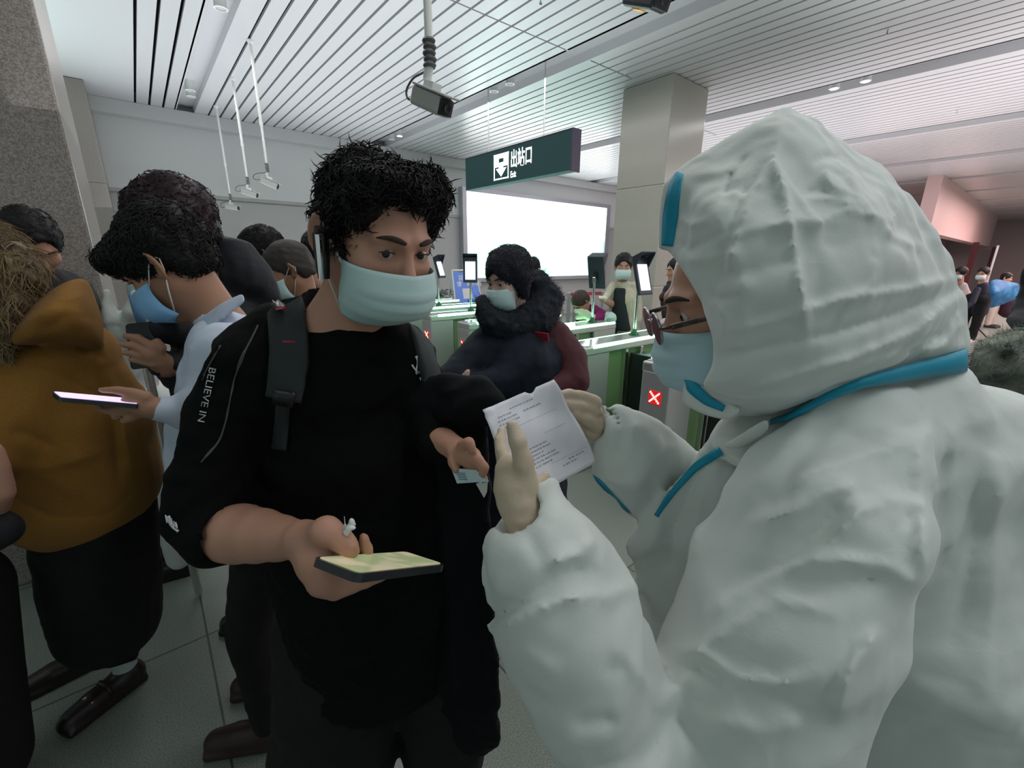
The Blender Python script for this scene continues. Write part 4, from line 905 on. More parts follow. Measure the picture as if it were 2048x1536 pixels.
def man_suit():
    root = empty('person', Pz(1750, 2100, .0)*0+P(1700, 1500, .60)*[1, 1, 0], 'worker in a hooded white protective suit with blue seams, reading a paper sheet', 'person')
    f, u = facing(-97, 16, 0); F = Frame(P(1488, 596, .575), f, u, 1.0)
    S = Sculpt(*bounds(CH([(1500, 560, .575, 230), (1640, 900, .60, 60)]), .05), .004)
    head_sculpt(S, F, neck=P(1600, 800, .61), neck_r=.048); slits(S, F); S.cone(P(1600, 790, .61), P(1660, 1000, .63), .05, .08, .03); S.build('body', SK1, root); eyes(F, root, (.0, 1, -.15), lash=False); brows(F, root, MATS['brow_black'], .0034)
    mask(F, root, MASKB, .076, -.020, -.112, .030)
    # glasses
    gl = empty('glasses', F(0, .11, 0), 'glasses with a brown tortoiseshell arm on the worker in the white suit', 'glasses')
    TS = mat('tortoise', (.035, .018, .012), .25, noise=(90, (.16, .08, .05), .45, .6)); 
    for sx in (-1, 1):
        b = MB(); cL = F(sx*.033, .118, -.006); ring = [cL+F.r*.027*math.cos(t)+F.u*.020*math.sin(t)-F.f*.10*(.027*abs(math.cos(t)))**1*0 for t in np.linspace(0, 2*math.pi, 25)]
        b.tube(ring, .0016, 6, cap=False); b.build('rim', mat('rim_metal', (.35, .35, .36), .25, metal=1), gl, 'all')
        l = MB(); l.prism(ring[:-1], F.f*.0015); l.build('lens', mat('lens_glass', (.9, .95, .95), .02, trans=.95, ior=1.1, spec=.6), gl)
        b = MB(); b.tube([F(sx*.060, .118, -.002), F(sx*.074, .108, .0)], .002, 8); b.tube([F(sx*.074, .108, .0), F(sx*.079, .05, .002), F(sx*.084, -.01, .002)], [.0036, .0034, .003], 8); b.build('temple', TS, gl, 'all')
        b = MB(); b.tube([F(sx*.012, .116, -.010), F(sx*.009, .108, -.018)], [.002, .004], 8); b.build('nose_pad', mat('pad', (.7, .7, .7), .2), gl, 'all')
    b = MB(); b.tube([F(-.008, .119, .0), F(0, .122, .002), F(.008, .119, .0)], .0015, 6); b.build('bridge', MATS['rim_metal'], gl, 'all')
    # hood
    O = [(1568, 230), (1464, 298), (1368, 340), (1344, 372), (1330, 495), (1352, 560), (1400, 770), (1440, 822), (1535, 832), (1640, 782), (1750, 740), (1930, 698), (1926, 600), (1880, 500), (1802, 378), (1650, 294)]
    pts = [P(x, y, .535) for x, y in O]+[P(1568, 230, .505), P(1569, 232, .565)]
    pts += [P(*t) for t in ((1550, 300, .47), (1590, 430, .425), (1608, 600, .405), (1480, 560, .415), (1430, 420, .455), (1385, 460, .50), (1790, 520, .44), (1700, 400, .445), (1850, 560, .47), (1640, 740, .425), (1480, 740, .43), (1440, 640, .44), (1800, 690, .45), (1900, 690, .50), (1560, 800, .47), (1420, 760, .47))]
    pts += [P(*t) for t in ((1560, 300, .62), (1600, 500, .68), (1480, 560, .68), (1420, 420, .63), (1800, 560, .66), (1640, 760, .68), (1480, 760, .67), (1880, 680, .62))]
    H = Sculpt(np.min(pts, 0)-.03, np.max(pts, 0)+.03, .0035)
    H.hull(pts, .006, .0065, .0)
    H.strokes([([(1566, 238), (1547, 312), (1574, 400), (1594, 520), (1612, 640), (1610, 700)], 16, .007, 1),
               ([(1532, 318), (1486, 392), (1462, 450), (1444, 520), (1418, 610)], 11, -.006), ([(1545, 330), (1500, 395), (1474, 460), (1452, 540)], 9, .004),
               ([(1500, 306), (1462, 350), (1444, 408)], 8, -.006), ([(1480, 330), (1440, 345), (1376, 352)], 9, .003),
               ([(1350, 430), (1380, 450), (1420, 440)], 7, .003), ([(1352, 480), (1380, 500), (1440, 470), (1500, 450)], 8, -.003), ([(1360, 520), (1410, 520), (1470, 500)], 9, .003),
               ([(1655, 322), (1650, 350), (1664, 372), (1700, 388)], 10, .005), ([(1604, 388), (1640, 380), (1664, 386)], 10, -.004), ([(1690, 330), (1720, 400), (1760, 440)], 10, .004), ([(1680, 318), (1650, 312), (1620, 330)], 8, -.004),
               ([(1600, 400), (1650, 396), (1720, 410)], 6, .003), ([(1640, 440), (1700, 420), (1780, 440)], 7, .004), ([(1420, 480), (1520, 455), (1600, 440), (1700, 445)], 18, .004, -1),
               ([(1922, 556), (1820, 580), (1680, 600), (1560, 640), (1440, 672)], 18, .007, -1), ([(1925, 575), (1800, 625), (1660, 668), (1500, 700), (1430, 720)], 14, -.006), ([(1925, 590), (1840, 660), (1720, 715), (1600, 750), (1470, 790)], 18, .007, -1),
               ([(1930, 600), (1870, 680), (1790, 715)], 10, -.005), ([(1930, 640), (1890, 690), (1840, 715)], 9, .005), ([(1900, 660), (1820, 690), (1700, 725)], 7, -.004),
               ([(1752, 470), (1750, 560), (1690, 625), (1680, 640)], 9, .004, 1), ([(1620, 460), (1590, 520), (1500, 540), (1430, 560)], 22, -.005), ([(1430, 600), (1450, 640), (1440, 700)], 9, .004), ([(1414, 580), (1440, 600), (1480, 590)], 7, -.003),
               ([(1420, 790), (1520, 800), (1600, 780)], 9, .004), ([(1440, 700), (1500, 690), (1600, 640)], 8, .003), ([(1800, 400), (1780, 470), (1850, 500)], 12, .004)])
    H.facets(.0050, .11, 11, w=.02); H.facets(.0018, .035, 12, w=.02)
    cv = [(1280, 500), (1339, 500), (1362, 540), (1400, 602), (1426, 680), (1424, 735), (1408, 762), (1385, 790), (1280, 800)]
    H.hull([P(x, y, D) for x, y in [(1280, 500), (1336, 500), (1372, 548), (1404, 606), (1400, 700), (1280, 700)] for D in (.3, .9)], .003, 0, .003, '-')
    H.hull([P(x, y, D) for x, y in [(1280, 600), (1400, 600), (1427, 680), (1426, 730), (1400, 778), (1280, 800)] for D in (.3, .9)], .003, 0, .003, '-')
    # room for the face inside the hood
    H.ell(F(0, .03, -.01), (.080, .125, .125), F.R, .01, '-')
    H.build('hood', SUIT, root, 1)
    ribbon(H, [(1360, 345), (1348, 372), (1340, 430), (1334, 492)], 14, TAPE, 'blue_hem', root, off=.002, n=6, wfun=lambda t: .55+.5*math.sin(t*2.6))
    # suit: trunk, both sleeves
    A = CH([(1720, 880, .56, 150), (1100, 1200, .39, 170), (2150, 1300, .62, 250), (1300, 1640, .38, 190), (1200, 880, .66, 60)])
    S = Sculpt(*bounds(A, .03), .0052)
    S.chain(CH([(1660, 905, .57, 110), (1760, 960, .58, 170), (1800, 1200, .60, 260), (1820, 1600, .62, 280)]), .05)
    S.chain(CH([(1850, 850, .545, 110), (1990, 960, .56, 160), (2050, 1200, .60, 210), (2060, 1600, .64, 240)]), .05)
    S.chain(CH([(1560, 900, .60, 62), (1480, 1000, .62, 110), (1440, 1180, .63, 160), (1450, 1500, .64, 190)]), .04)
    S.chain(CH([(1700, 905, .47, 105), (1640, 1050, .435, 165), (1570, 1230, .41, 190), (1490, 1400, .40, 185), (1400, 1560, .39, 175)]), .03)
    S.hull([P(*t) for t in ((1540, 852, .50), (1640, 805, .47), (1760, 765, .47), (1934, 742, .52), (1820, 860, .44), (1845, 1000, .42), (1850, 1175, .41), (1700, 1000, .405), (1600, 960, .415), (1430, 1010, .45), (1372, 1150, .44), (1352, 1290, .43), (1480, 1250, .39), (1620, 1250, .39), (1760, 1260, .42), (1690, 1420, .42), (1560, 1100, .60), (1800, 1100, .60), (1850, 820, .60), (1600, 880, .60))], .02, .0, .03)
    S.chain(CH([(1400, 1600, .39, 165), (1260, 1500, .385, 132), (1195, 1380, .38, 138), (1140, 1240, .382, 146), (1098, 1130, .388, 128)]), .018)
    S.chain(CH([(1470, 872, .575, 50), (1545, 868, .565, 64), (1700, 822, .555, 92), (1850, 805, .55, 92)]), .03)
    S.hull([P(*t) for t in ((952, 1060, .395), (1003, 1008, .40), (1062, 962, .41), (1150, 968, .42), (1184, 1052, .42), (1160, 1100, .38), (1060, 1050, .375), (1000, 1100, .375), (960, 1180, .385), (975, 1268, .395), (1060, 1230, .36), (1240, 1180, .37), (1290, 1220, .395), (1150, 1280, .355), (1330, 1330, .40), (1150, 1100, .43), (1080, 1200, .43), (1220, 1400, .36))], .012, .0, .012)
    S.hull([P(*t) for t in ((1196, 786, .60), (1216, 778, .61), (1272, 808, .62), (1346, 868, .64), (1440, 905, .66), (1300, 1025, .62), (1256, 1042, .60), (1168, 945, .60), (1188, 885, .60), (1240, 900, .57), (1300, 940, .58), (1340, 900, .60), (1220, 830, .58), (1230, 880, .68), (1330, 980, .70), (1220, 810, .66))], .010, 0, .012)
    S.hull([P(*t) for t in ((1400, 870, .60), (1480, 850, .58), (1545, 838, .57), (1360, 935, .60), (1300, 1010, .60), (1245, 1105, .60), (1250, 1200, .60), (1400, 1200, .58), (1500, 950, .58), (1300, 1110, .70), (1480, 900, .70))], .012, 0, .012)
    fo = lambda L: S.strokes([(q[0], max(q[1], 21), q[2]*.85)+tuple(q[3:]) for q in L])
    fo([([(1650, 790), (1590, 870), (1500, 975), (1440, 1080)], 17, .008), ([(1700, 800), (1620, 900), (1520, 1010)], 24, -.006), ([(1850, 850), (1760, 870), (1660, 880)], 26, -.009), ([(1835, 880), (1740, 905), (1640, 930), (1540, 990)], 26, .009),
        ([(1720, 968), (1650, 985), (1570, 1030), (1490, 1050)], 26, .014, -1), ([(1700, 985), (1640, 1060), (1560, 1130), (1440, 1200)], 40, -.012), ([(1850, 1010), (1780, 1000), (1720, 1020), (1660, 1090), (1580, 1150)], 24, .012, -1), ([(1840, 1020), (1790, 1060), (1770, 1130)], 20, -.010),
        ([(1790, 1140), (1700, 1122), (1620, 1120), (1500, 1175), (1400, 1240)], 22, .013, -1), ([(1780, 1150), (1680, 1170), (1560, 1180)], 26, -.012), ([(1852, 1182), (1790, 1140), (1780, 1090), (1820, 1010)], 14, .008), ([(1690, 1230), (1560, 1200), (1460, 1260), (1370, 1310)], 20, .010),
        ([(1838, 860), (1846, 1000), (1850, 1180)], 26, .012, -1), ([(1910, 840), (1905, 1000), (1905, 1140)], 26, .007), ([(1960, 900), (1940, 1100), (1900, 1300)], 26, -.008), ([(2000, 900), (1990, 1150), (1960, 1400)], 30, .008),
        ([(1760, 1255), (1700, 1340), (1672, 1450)], 20, .012, -1), ([(1340, 1300), (1400, 1305), (1462, 1355), (1560, 1372), (1660, 1340)], 16, .012, 1), ([(1360, 1330), (1420, 1345), (1470, 1380)], 18, -.016), ([(1332, 1410), (1380, 1350), (1400, 1340)], 10, .008),
        ([(1340, 1425), (1400, 1480), (1450, 1540)], 18, -.014), ([(1330, 1420), (1310, 1500), (1270, 1540)], 14, -.012), ([(1420, 1440), (1520, 1460), (1640, 1440)], 30, .008), ([(1450, 1380), (1560, 1400), (1640, 1460)], 12, -.005),
        ([(1092, 1136), (1130, 1118), (1170, 1102), (1190, 1070)], 10, .012, 1), ([(1090, 1132), (1060, 1080), (1068, 1062)], 10, -.006), ([(968, 1262), (1040, 1236), (1120, 1200), (1200, 1190)], 20, .012, 1), ([(975, 1250), (1060, 1190), (1130, 1150), (1200, 1130)], 32, -.014),
        ([(1290, 1170), (1240, 1180), (1200, 1210)], 14, .007), ([(1230, 1290), (1290, 1360), (1320, 1420)], 14, .006), ([(1210, 1350), (1240, 1330), (1260, 1340)], 12, -.006), ([(1140, 1450), (1200, 1440), (1230, 1435)], 16, -.009), ([(1170, 1540), (1250, 1520), (1310, 1470)], 16, -.008),
        ([(1005, 1300), (1060, 1310), (1120, 1350)], 16, .005), ([(1330, 900), (1345, 1000), (1330, 1080)], 14, -.006), ([(1210, 800), (1240, 860), (1235, 930)], 10, -.007), ([(1232, 800), (1268, 850), (1260, 900)], 9, .006), ([(1205, 880), (1240, 860), (1300, 850)], 12, .005), ([(1300, 1000), (1270, 970), (1200, 960)], 12, .005),
        ([(1440, 900), (1400, 1000), (1380, 1120)], 14, .008), ([(1400, 940), (1350, 1050), (1340, 1150)], 16, -.008), ([(1500, 860), (1470, 930), (1420, 1000)], 12, .006)])
    S.facets(.0085, .17, 21, w=.03); S.facets(.0034, .06, 23, w=.02, n=4)
    # open cuffs
    S.chain([(P(1010, 1000, .405), .030), (P(1040, 1030, .40), .026)], .003, '-'); S.chain([(P(1188, 838, .62), .030), (P(1215, 850, .62), .026)], .003, '-')
    S.build('suit', SUIT, root, 1)
    bt = []
    for x, y0, y1 in ((1540, 838, 850), (1575, 826, 842), (1610, 808, 826), (1650, 786, 806), (1690, 768, 789), (1730, 753, 776), (1770, 741, 769), (1810, 731, 763), (1850, 721, 756), (1890, 711, 750), (1922, 701, 745), (1934, 698, 742)):
        a = on_surface(H, x, y0-5); c = on_surface(S, x, y1+8); a = (a-CAM)@FH if a is not None else None; c = (c-CAM)@FH if c is not None else None
        if a is None: a = bt[-1][2] if bt else .5
        if c is None: c = bt[-1][4] if bt else .5
        m_ = min(a, c)-.003; bt.append([x, y0, min(a-.003, m_+.02), y1, m_, m_])
    bt = np.array(bt)
    for _ in range(3): bt[1:-1, [2, 4]] = (bt[:-2, [2, 4]]+2*bt[1:-1, [2, 4]]+bt[2:, [2, 4]])/4
    Gb = [[P(x, y0, d0), P(x, (y0+y1)/2, (d0+d1)/2-.004), P(x, y1, d1)] for x, y0, d0, y1, d1, _ in bt]; x, y0, d0, y1, d1, _ = bt[-1]
    Gb += [[P(x+2, y0, d0+e), P(x+2, (y0+y1)/2, (d0+d1)/2+e), P(x+2, y1, d1+e)] for e in (.02, .05, .09)]; b = MB(); b.sheet(np.array(Gb), -.002); b.build('blue_seam', TAPE, root, 'all')
    ribbon(S, [(1440, 902), (1390, 934), (1345, 985), (1312, 1032)], 9, TAPE, 'blue_seam', root, off=.004, wfun=lambda t: 1.1-.6*t)
    ribbon(S, [(1163, 944), (1190, 965), (1225, 1005), (1256, 1036)], 11, TAPE, 'blue_seam', root, off=.004)
    N = Sculpt(*bounds(CH([(1420, 800, .50, 90)]), .02), .003)   # chin flap and zip end
    N.hull([P(*t) for t in ((1366, 744, .525), (1400, 780, .52), (1440, 810, .50), (1490, 822, .485), (1460, 845, .50), (1400, 832, .52), (1362, 812, .53), (1362, 770, .53), (1430, 800, .60), (1380, 780, .60))], .006, 0, .004)
    N.hull([P(*t) for t in ((1540, 828, .475), (1500, 850, .49), (1420, 905, .54), (1430, 915, .54), (1505, 890, .50), (1545, 860, .48), (1500, 870, .56))], .006, 0, .004)
    N.build('chin_flap', SUIT, root); ribbon(N, [(1368, 752), (1390, 780), (1414, 802), (1448, 818)], 12, TAPE, 'blue_hem', root, off=.003, n=5, wfun=lambda t: 1.3-.8*t)
    # legs of the suit and shoe covers
    T = Sculpt(*bounds([(P(1800, 1600, .62), .3), (P(1800, 1600, .62)*[1, 1, 0], .25)], .02), .015); h = P(1800, 1560, .62); g = h*[1, 1, 0]
    T.cone(P(1700, 1560, .62), P(1960, 1560, .64), .13, .14, .05)
    for s_ in (-1, 1): T.chain([(h+RT*.10*s_-[0, 0, .12], .115), (h*[1, 1, 0]+RT*.11*s_+[0, 0, .5], .095), (g+RT*.11*s_+[0, 0, .12], .08)], .04)
    T.noise(.012, 14, 8, ridge=True); T.build('suit_legs', SUIT, root)
    for s_ in (-1, 1): shoe(g+RT*(.11*s_+.05), -RT, mat('shoe_cover', (.25, .40, .62), .6), root, name='shoe_cover')
    # gloves
    G = Sculpt(*bounds(CH([(1030, 930, .43, 100)]), .02), .003)
    G.chain(CH([(1060, 1060, .405, 44), (1035, 1000, .41, 42), (1030, 968, .415, 44), (1022, 940, .42, 34)]), .010)
    G.chain(CH([(1052, 968, .408, 26), (1046, 920, .405, 21), (1036, 884, .405, 18), (1024, 852, .41, 14)]), .004)
    G.chain(CH([(1012, 940, .43, 20), (1004, 905, .44, 14), (1000, 880, .45, 12), (1003, 862, .46, 10)]), .004)
    G.chain(CH([(1030, 960, .47, 18), (1035, 920, .51, 14), (1050, 890, .53, 12)]), .004)
    G.chain(CH([(1050, 975, .46, 17), (1065, 940, .51, 14), (1085, 915, .54, 12)]), .004); G.chain(CH([(1062, 985, .44, 15), (1080, 965, .452, 12), (1092, 952, .458, 10)]), .004)
    G.noise(.001, 150, 2, ridge=True, w=.01); G.build('glove', GLOVE, root)
    G = Sculpt(*bounds(CH([(1165, 820, .60, 70)]), .02), .0028)
    G.chain(CH([(1215, 860, .63, 30), (1190, 850, .62, 31), (1178, 825, .615, 27)]), .010)
    G.chain(CH([(1188, 806, .605, 17), (1165, 795, .60, 14), (1140, 790, .595, 13), (1114, 792, .59, 11)]), .003)
    G.chain(CH([(1185, 822, .60, 17), (1160, 815, .59, 15), (1138, 812, .585, 14), (1112, 806, .585, 12)]), .003)
    G.chain(CH([(1180, 838, .615, 16), (1160, 835, .61, 13), (1143, 830, .605, 11)]), .003); G.chain(CH([(1185, 850, .62, 15), (1166, 850, .62, 12), (1152, 846, .615, 10)]), .003)
    G.chain(CH([(1195, 850, .60, 17), (1172, 838, .585, 13), (1148, 828, .58, 11)]), .003)
    G.noise(.001, 150, 2, ridge=True, w=.01); G.build('glove', GLOVE, root)
    # the paper sheet
    A_, B_, C_, D_ = P(962, 822, .50), P(1111, 757, .575), P(1192, 925, .555), P(1040, 1010, .455); n = 26; g = np.zeros((n, n, 3)); Nn = nrm(np.cross(B_-A_, D_-A_)); Nn = Nn if Nn@(CAM-A_) > 0 else -Nn; rg = np.random.RandomState(4)
    for i, t in enumerate(np.linspace(0, 1, n)):
        for j, s_ in enumerate(np.linspace(0, 1, n)):
            ss = s_*(1-.0*t); tt = t*(1-.14*max(0, s_-.6)/.4*0)
            p = (A_*(1-ss)+B_*ss)*(1-tt)+(D_*(1-ss)+C_*ss)*tt
            w = .003*math.sin(5*s_+3*t)+.002*math.sin(11*t-6*s_)-.004*abs(s_-.55)*2*0-.005*abs(t-.45)+.003*abs((s_+t*.6)-.9)+.0008*math.sin(31*s_+17*t)
            g[i, j] = p+Nn*w-(.0 if not (s_ > .8 and t > .8) else 0)*Nn
    # torn notch at the top edge and turned corner
    g[0, 15:18] += (g[2, 15:18]-g[0, 15:18])*np.array([.4, .9, .3])[:, None]; g[0:2, 0:3] += Nn*.004
    sh = empty('paper_sheet', A_, 'crumpled white printed form held up in the gloved hands of the worker', 'paper'); b = MB(); b.sheet(g, -.0005); so = b.build('sheet', mat('form_paper', (.72, .72, .78), .6), sh, 'all')
    gi = lambda s_, t: (lambda i, j: g[int(i), int(j)]*(1-(i % 1))*(1-(j % 1))+g[min(int(i)+1, n-1), int(j)]*(i % 1)*(1-(j % 1))+g[int(i), min(int(j)+1, n-1)]*(1-(i % 1))*(j % 1)+g[min(int(i)+1, n-1), min(int(j)+1, n-1)]*(i % 1)*(j % 1))(t*(n-1.001), s_*(n-1.001))
    def row(b, s0, s1, t, w, seed, dash=True):
        rg = np.random.RandomState(seed); s_ = s0
        while s_ < s1:
            L = rg.uniform(.012, .03) if dash else s1-s0; e = min(s_+L, s1); m = max(2, int((e-s_)/.03)+1); r = [[gi(x, t)+Nn*.0009, gi(x, t+w)+Nn*.0009] for x in np.linspace(s_, e, m)]; b.sheet(np.array(r)); s_ = e+rg.uniform(.006, .02)
    b = MB(); k = 0
    for t, s0, s1 in ((.09, .30, .62), (.13, .12, .30), (.17, .10, .34), (.165, .45, .70), (.21, .10, .36), (.25, .14, .30), (.55, .30, .55), (.59, .28, .60), (.63, .30, .48), (.67, .30, .62), (.71, .30, .66), (.75, .32, .56), (.82, .72, .92), (.86, .62, .80)): k += 1; row(b, s0, s1, t, .014, k)
    for t, s0, s1 in ((.29, .18, .86), (.47, .56, .86), (.79, .52, .96)): row(b, s0, s1, t, .003, 1, False)
    b.build('printed_lines', mat('print_grey', (.30, .32, .40), .7), sh)
    return root, S, H
s_root, s_S, s_H = man_suit()
# ---------------------------------------------------------------- people of the crowd
def figure(label, hx, hy, D, yaw, pitch, top, topm, sc=1., skinm=None, hairm=None, hair=dict(), maskm=None, mk=dict(), hands=(), trous=None, feet=None, footdir=None, roll_=0, h=.009, sock=False, tuft=0, floor=True, neckto=None, legr=.085, hairfn=None, topname='jacket', shoem=None, fold=.006, ears=True, hip=None, bh=.0075):
    """one continuous body (head, neck, hands, legs) plus hair, clothing and shoes as parts; top: chains of (x, y, D, r) for the clothing"""
    f, u = facing(yaw, pitch, roll_); hc = P(hx, hy, D); F = Frame(hc, f, u, sc); fb = nrm([f[0], f[1], 0]); sb = nrm(np.cross(fb, UP))
    g = np.array([hc[0], hc[1], 0])-fb*.06 if feet is None else np.array([*feet, 0.])
    root = empty('person', g, label, 'person'); skinm = skinm or SK1; hairm = hairm or HAIR; nk = neckto if neckto is not None else hc-fb*.06-[0, 0, .20*sc]
    allp = [(hc, .15)]+[q for c in top for q in CH(c)]+[q for c in hands for q in CH(c)]
    S = Sculpt(*bounds([(hc, .11), (nk, .08)]+[q for c in hands for q in CH(c)], .02), min(h, bh)); head_sculpt(S, F, neck=nk, neck_r=.052, sock=sock, ears=ears)
    if sock: slits(S, F, .0036)
    for c in hands: S.chain(CH(c), .003)
    if hands: S.chain([(nk, .05), (nk-[0, 0, .22], .06), (CH(hands[0])[0][0], .02)], .02)
    S.build('body', skinm, root); (eyes(F, root, (0, 1, -.2)) if sock else None)
    if hy > 0: brows(F, root, MATS['brow_black'], .0032)
    H = Sculpt(hc-.16*sc, hc+.16*sc, .005)
    kw = dict(vol=.004, hairline=.062); kw.update(hair); hair_cap(H, F, **kw)
    if hairfn: hairfn(H, F)
    H.noise(.004, 70, 3); H.build('hair', hairm, root)
    if tuft: locks(H, F, hairm, root, tuft*3, .022, .0013, int(hx), sweep=(.05, .6, -.3), spread=.4, lift=.004)
    if maskm: mask(F, root, maskm, **{**dict(w=.075, top=-.022, bot=-.112, out=.030, nu=17, nv=11), **mk})
    if top:
        T = Sculpt(*bounds([q for c in top for q in CH(c)], .02), h)
        for c in top: T.chain(CH(c), .03)
        if fold: T.noise(fold, 20, int(hx), ridge=True); T.noise(fold*.4, 60, 5)
        T.cone(F(0, -.02, -.12), F(0, 0, -.03), .058*sc, .09*sc, .004, '-')
        T.build(topname, topm, root)
    if trous is not None:
        hp = np.array([g[0], g[1], .88]) if hip is None else hip
        L = Sculpt(*bounds([(g+[0, 0, .12], .24), (hp, .24)], .02), .014)
        L.cone(hp-sb*.07, hp+sb*.07, .13, .13, .05)
        for s_ in (-1, 1): L.chain([(hp+sb*.09*s_, legr*1.25), (g+sb*.10*s_+[0, 0, .48], legr), (g+sb*.10*s_+[0, 0, .09], legr*.75)], .03)
        L.noise(.005, 22, 3, ridge=True); L.build('trousers', trous, root)
        for s_ in (-1, 1): shoe(g+sb*.10*s_-fb*.06, fb, shoem or mat('black_shoe', (.012, .012, .013), .4), root)
    return root, F
DK = mat('dark_jacket', (.012, .012, .015), .8, bump=.2, bscale=200); TRB = mat('black_trousers', (.005, .004, .005), .9)
# --- man looking at a bright phone, pale blue shirt
SHIRT = mat('shirt_pale_blue', (.50, .56, .68), .75, bump=.15, bscale=300)
lm, lF = figure('masked man with bowed head in a pale blue shirt, looking down at a glowing phone', 338, 532, 1.02, -80, 34,
    [[(440, 650, 1.02, 44), (470, 710, .98, 88), (480, 850, .95, 120), (480, 1000, .97, 118)], [(450, 700, .86, 60), (420, 800, .82, 52), (370, 825, .80, 38), (318, 820, .78, 27)]], SHIRT,
    sc=.90, skinm=SK2, hair=dict(vol=.004, hairline=.050), maskm=MASKC, hands=[[(340, 822, .79, 18), (300, 815, .77, 22), (272, 805, .765, 24)],
    [(290, 795, .765, 14), (262, 785, .758, 10), (232, 780, .752, 8), (202, 780, .748, 6)], [(270, 815, .765, 14), (240, 822, .76, 9), (230, 835, .757, 7)], [(262, 812, .765, 12), (218, 822, .758, 8), (200, 818, .755, 6), (194, 808, .752, 6)], [(280, 822, .765, 14), (262, 836, .762, 9), (248, 842, .76, 7)]],
    trous=TRB, feet=(.13, 1.45), legr=.072, sock=False, tuft=900, h=.006, topname='shirt', shoem=mat('brown_shoe', (.035, .018, .016), .5), bh=.0042, neckto=P(450, 655, 1.04), hip=np.array([.2, 1.3, .88]),
    hairfn=lambda H, F: (H.ell(F(0, .07, .075), (.066, .04, .030), F.R, .03), H.ell(F(0, -.045, .06), (.07, .07, .065), F.R, .03)))
C_ = Sculpt(*bounds(CH([(440, 625, .95, 80)]), .02), .004); C_.hull([P(*t) for t in ((394, 642, .97), (405, 632, .95), (440, 606, .93), (488, 584, .95), (494, 602, .94), (450, 640, .92), (408, 668, .92), (460, 612, 1.0))], .004, 0, .004); C_.build('collar', SHIRT, lm)
ph = empty('phone', P(185, 797, .75), 'thin phone with glowing lilac screen in the hand of the man in pale blue', 'phone')
A, B_, Cc, Dd = P(104, 783, .745), P(120, 795, .715), P(264, 812, .745), P(258, 797, .775)
rounded_slab(A, B_, Cc, Dd, .008, .006, mat('phone_shell', (.02, .022, .028), .25), 'shell', ph); rounded_slab(A, B_, Cc, Dd, .0006, .004, mat('lilac_screen', (.5, .4, .8), .3, emit=(.72, .60, 1), es=1.1), 'screen', ph, off=.001, inset=.002)
# --- tall man behind him in a dark hooded jacket
def hood_back(T): pass
tm, tF = figure('tall man with dark maroon hair in a black hooded jacket, behind the pale blue shirt', 345, 458, 1.25, -85, 14,
    [[(470, 640, 1.30, 60), (470, 760, 1.32, 105), (470, 950, 1.33, 100)], [(440, 560, 1.30, 40), (475, 520, 1.32, 42), (505, 560, 1.33, 45), (530, 590, 1.34, 34)], [(428, 475, 1.32, 16), (440, 500, 1.32, 28), (470, 540, 1.32, 44)], [(420, 690, 1.20, 50), (375, 660, 1.12, 42), (335, 655, 1.06, 33)], [(410, 740, 1.18, 52), (370, 740, 1.10, 45), (325, 730, 1.02, 28)]], mat('navy_black', (.008, .010, .016), .7, bump=.2, bscale=200),
    hairm=HAIRM, skinm=SK2, hair=dict(vol=.006), trous=TRB, hands=[[(330, 732, 1.02, 20), (316, 720, 1.0, 20), (302, 706, .985, 18)], [(304, 692, .98, 9), (276, 676, .975, 8), (252, 672, .97, 6.5)], [(298, 704, .978, 9), (268, 691, .972, 8), (246, 689, .967, 6.5)], [(298, 716, .978, 9), (268, 707, .972, 7.5), (249, 705, .967, 6)], [(304, 728, .98, 8), (278, 722, .974, 6.5), (262, 720, .968, 5)], [(318, 715, 1.0, 11), (322, 695, .99, 9), (314, 682, .985, 7)]], feet=(.24, 1.98), bh=.0042, tuft=500, h=.007)
ph = empty('phone', P(280, 692, 1.0), 'black phone held upright by the tall man in the dark hooded jacket', 'phone')
rounded_slab(P(250, 648, 1.01), P(306, 643, 1.04), P(318, 738, 1.02), P(262, 740, .99), .009, .008, mat('phone_black', (.012, .010, .010), .4), 'shell', ph); rounded_slab(P(250, 648, 1.01), P(306, 643, 1.04), P(318, 738, 1.02), P(262, 740, .99), .0006, .006, mat('phone_glass', (.01, .01, .012), .1), 'glass', ph, off=.0008, inset=.002)
# --- woman in the ochre hoodie
OCH = mat('ochre_fleece', (.29, .145, .026), .9, noise=(500, (.25, .11, .014), .4, .6), bump=.5, bscale=500, sheen=.05)
BRN = mat('brown_hair', (.20, .14, .075), .6, noise=(40, (.07, .03, .02), .4, .62), bump=.6, bscale=120)
def plait(H, F): pass
wo = empty('person', P(190, 1300, 1.25)*[1, 1, 0], 'woman seen from behind in an ochre hoodie, black trousers and black loafers', 'person')
fw_, uw = facing(-150, 10); hF = Frame(P(-12, 545, 1.18), fw_, uw, 1.0); S = Sculpt(*bounds([(hF.c, .12), (P(60, 700, 1.2), .08)], .03), .008); head_sculpt(S, hF, neck=P(55, 690, 1.2), sock=False); S.cone(P(55, 690, 1.2), P(140, 950, 1.22), .06, .09, .03)
S.chain(CH([(-60, 900, .95, 20), (-90, 870, .92, 20)]), .01); S.cone(P(140, 900, 1.2), P(-60, 900, .95), .05, .03, .03); S.build('body', SK1, wo)
H = Sculpt(*bounds(CH([(10, 540, 1.15, 110), (20, 660, 1.1, 60)]), .03), .006); H.ell(hF(0, -.02, .03), (.088, .11, .105), hF.R, .01)
H.chain(CH([(30, 520, 1.12, 38), (52, 545, 1.10, 26), (62, 556, 1.09, 14)]), .02); H.chain(CH([(20, 560, 1.10, 48), (25, 600, 1.08, 40), (15, 640, 1.06, 32), (5, 690, 1.05, 20)]), .03)
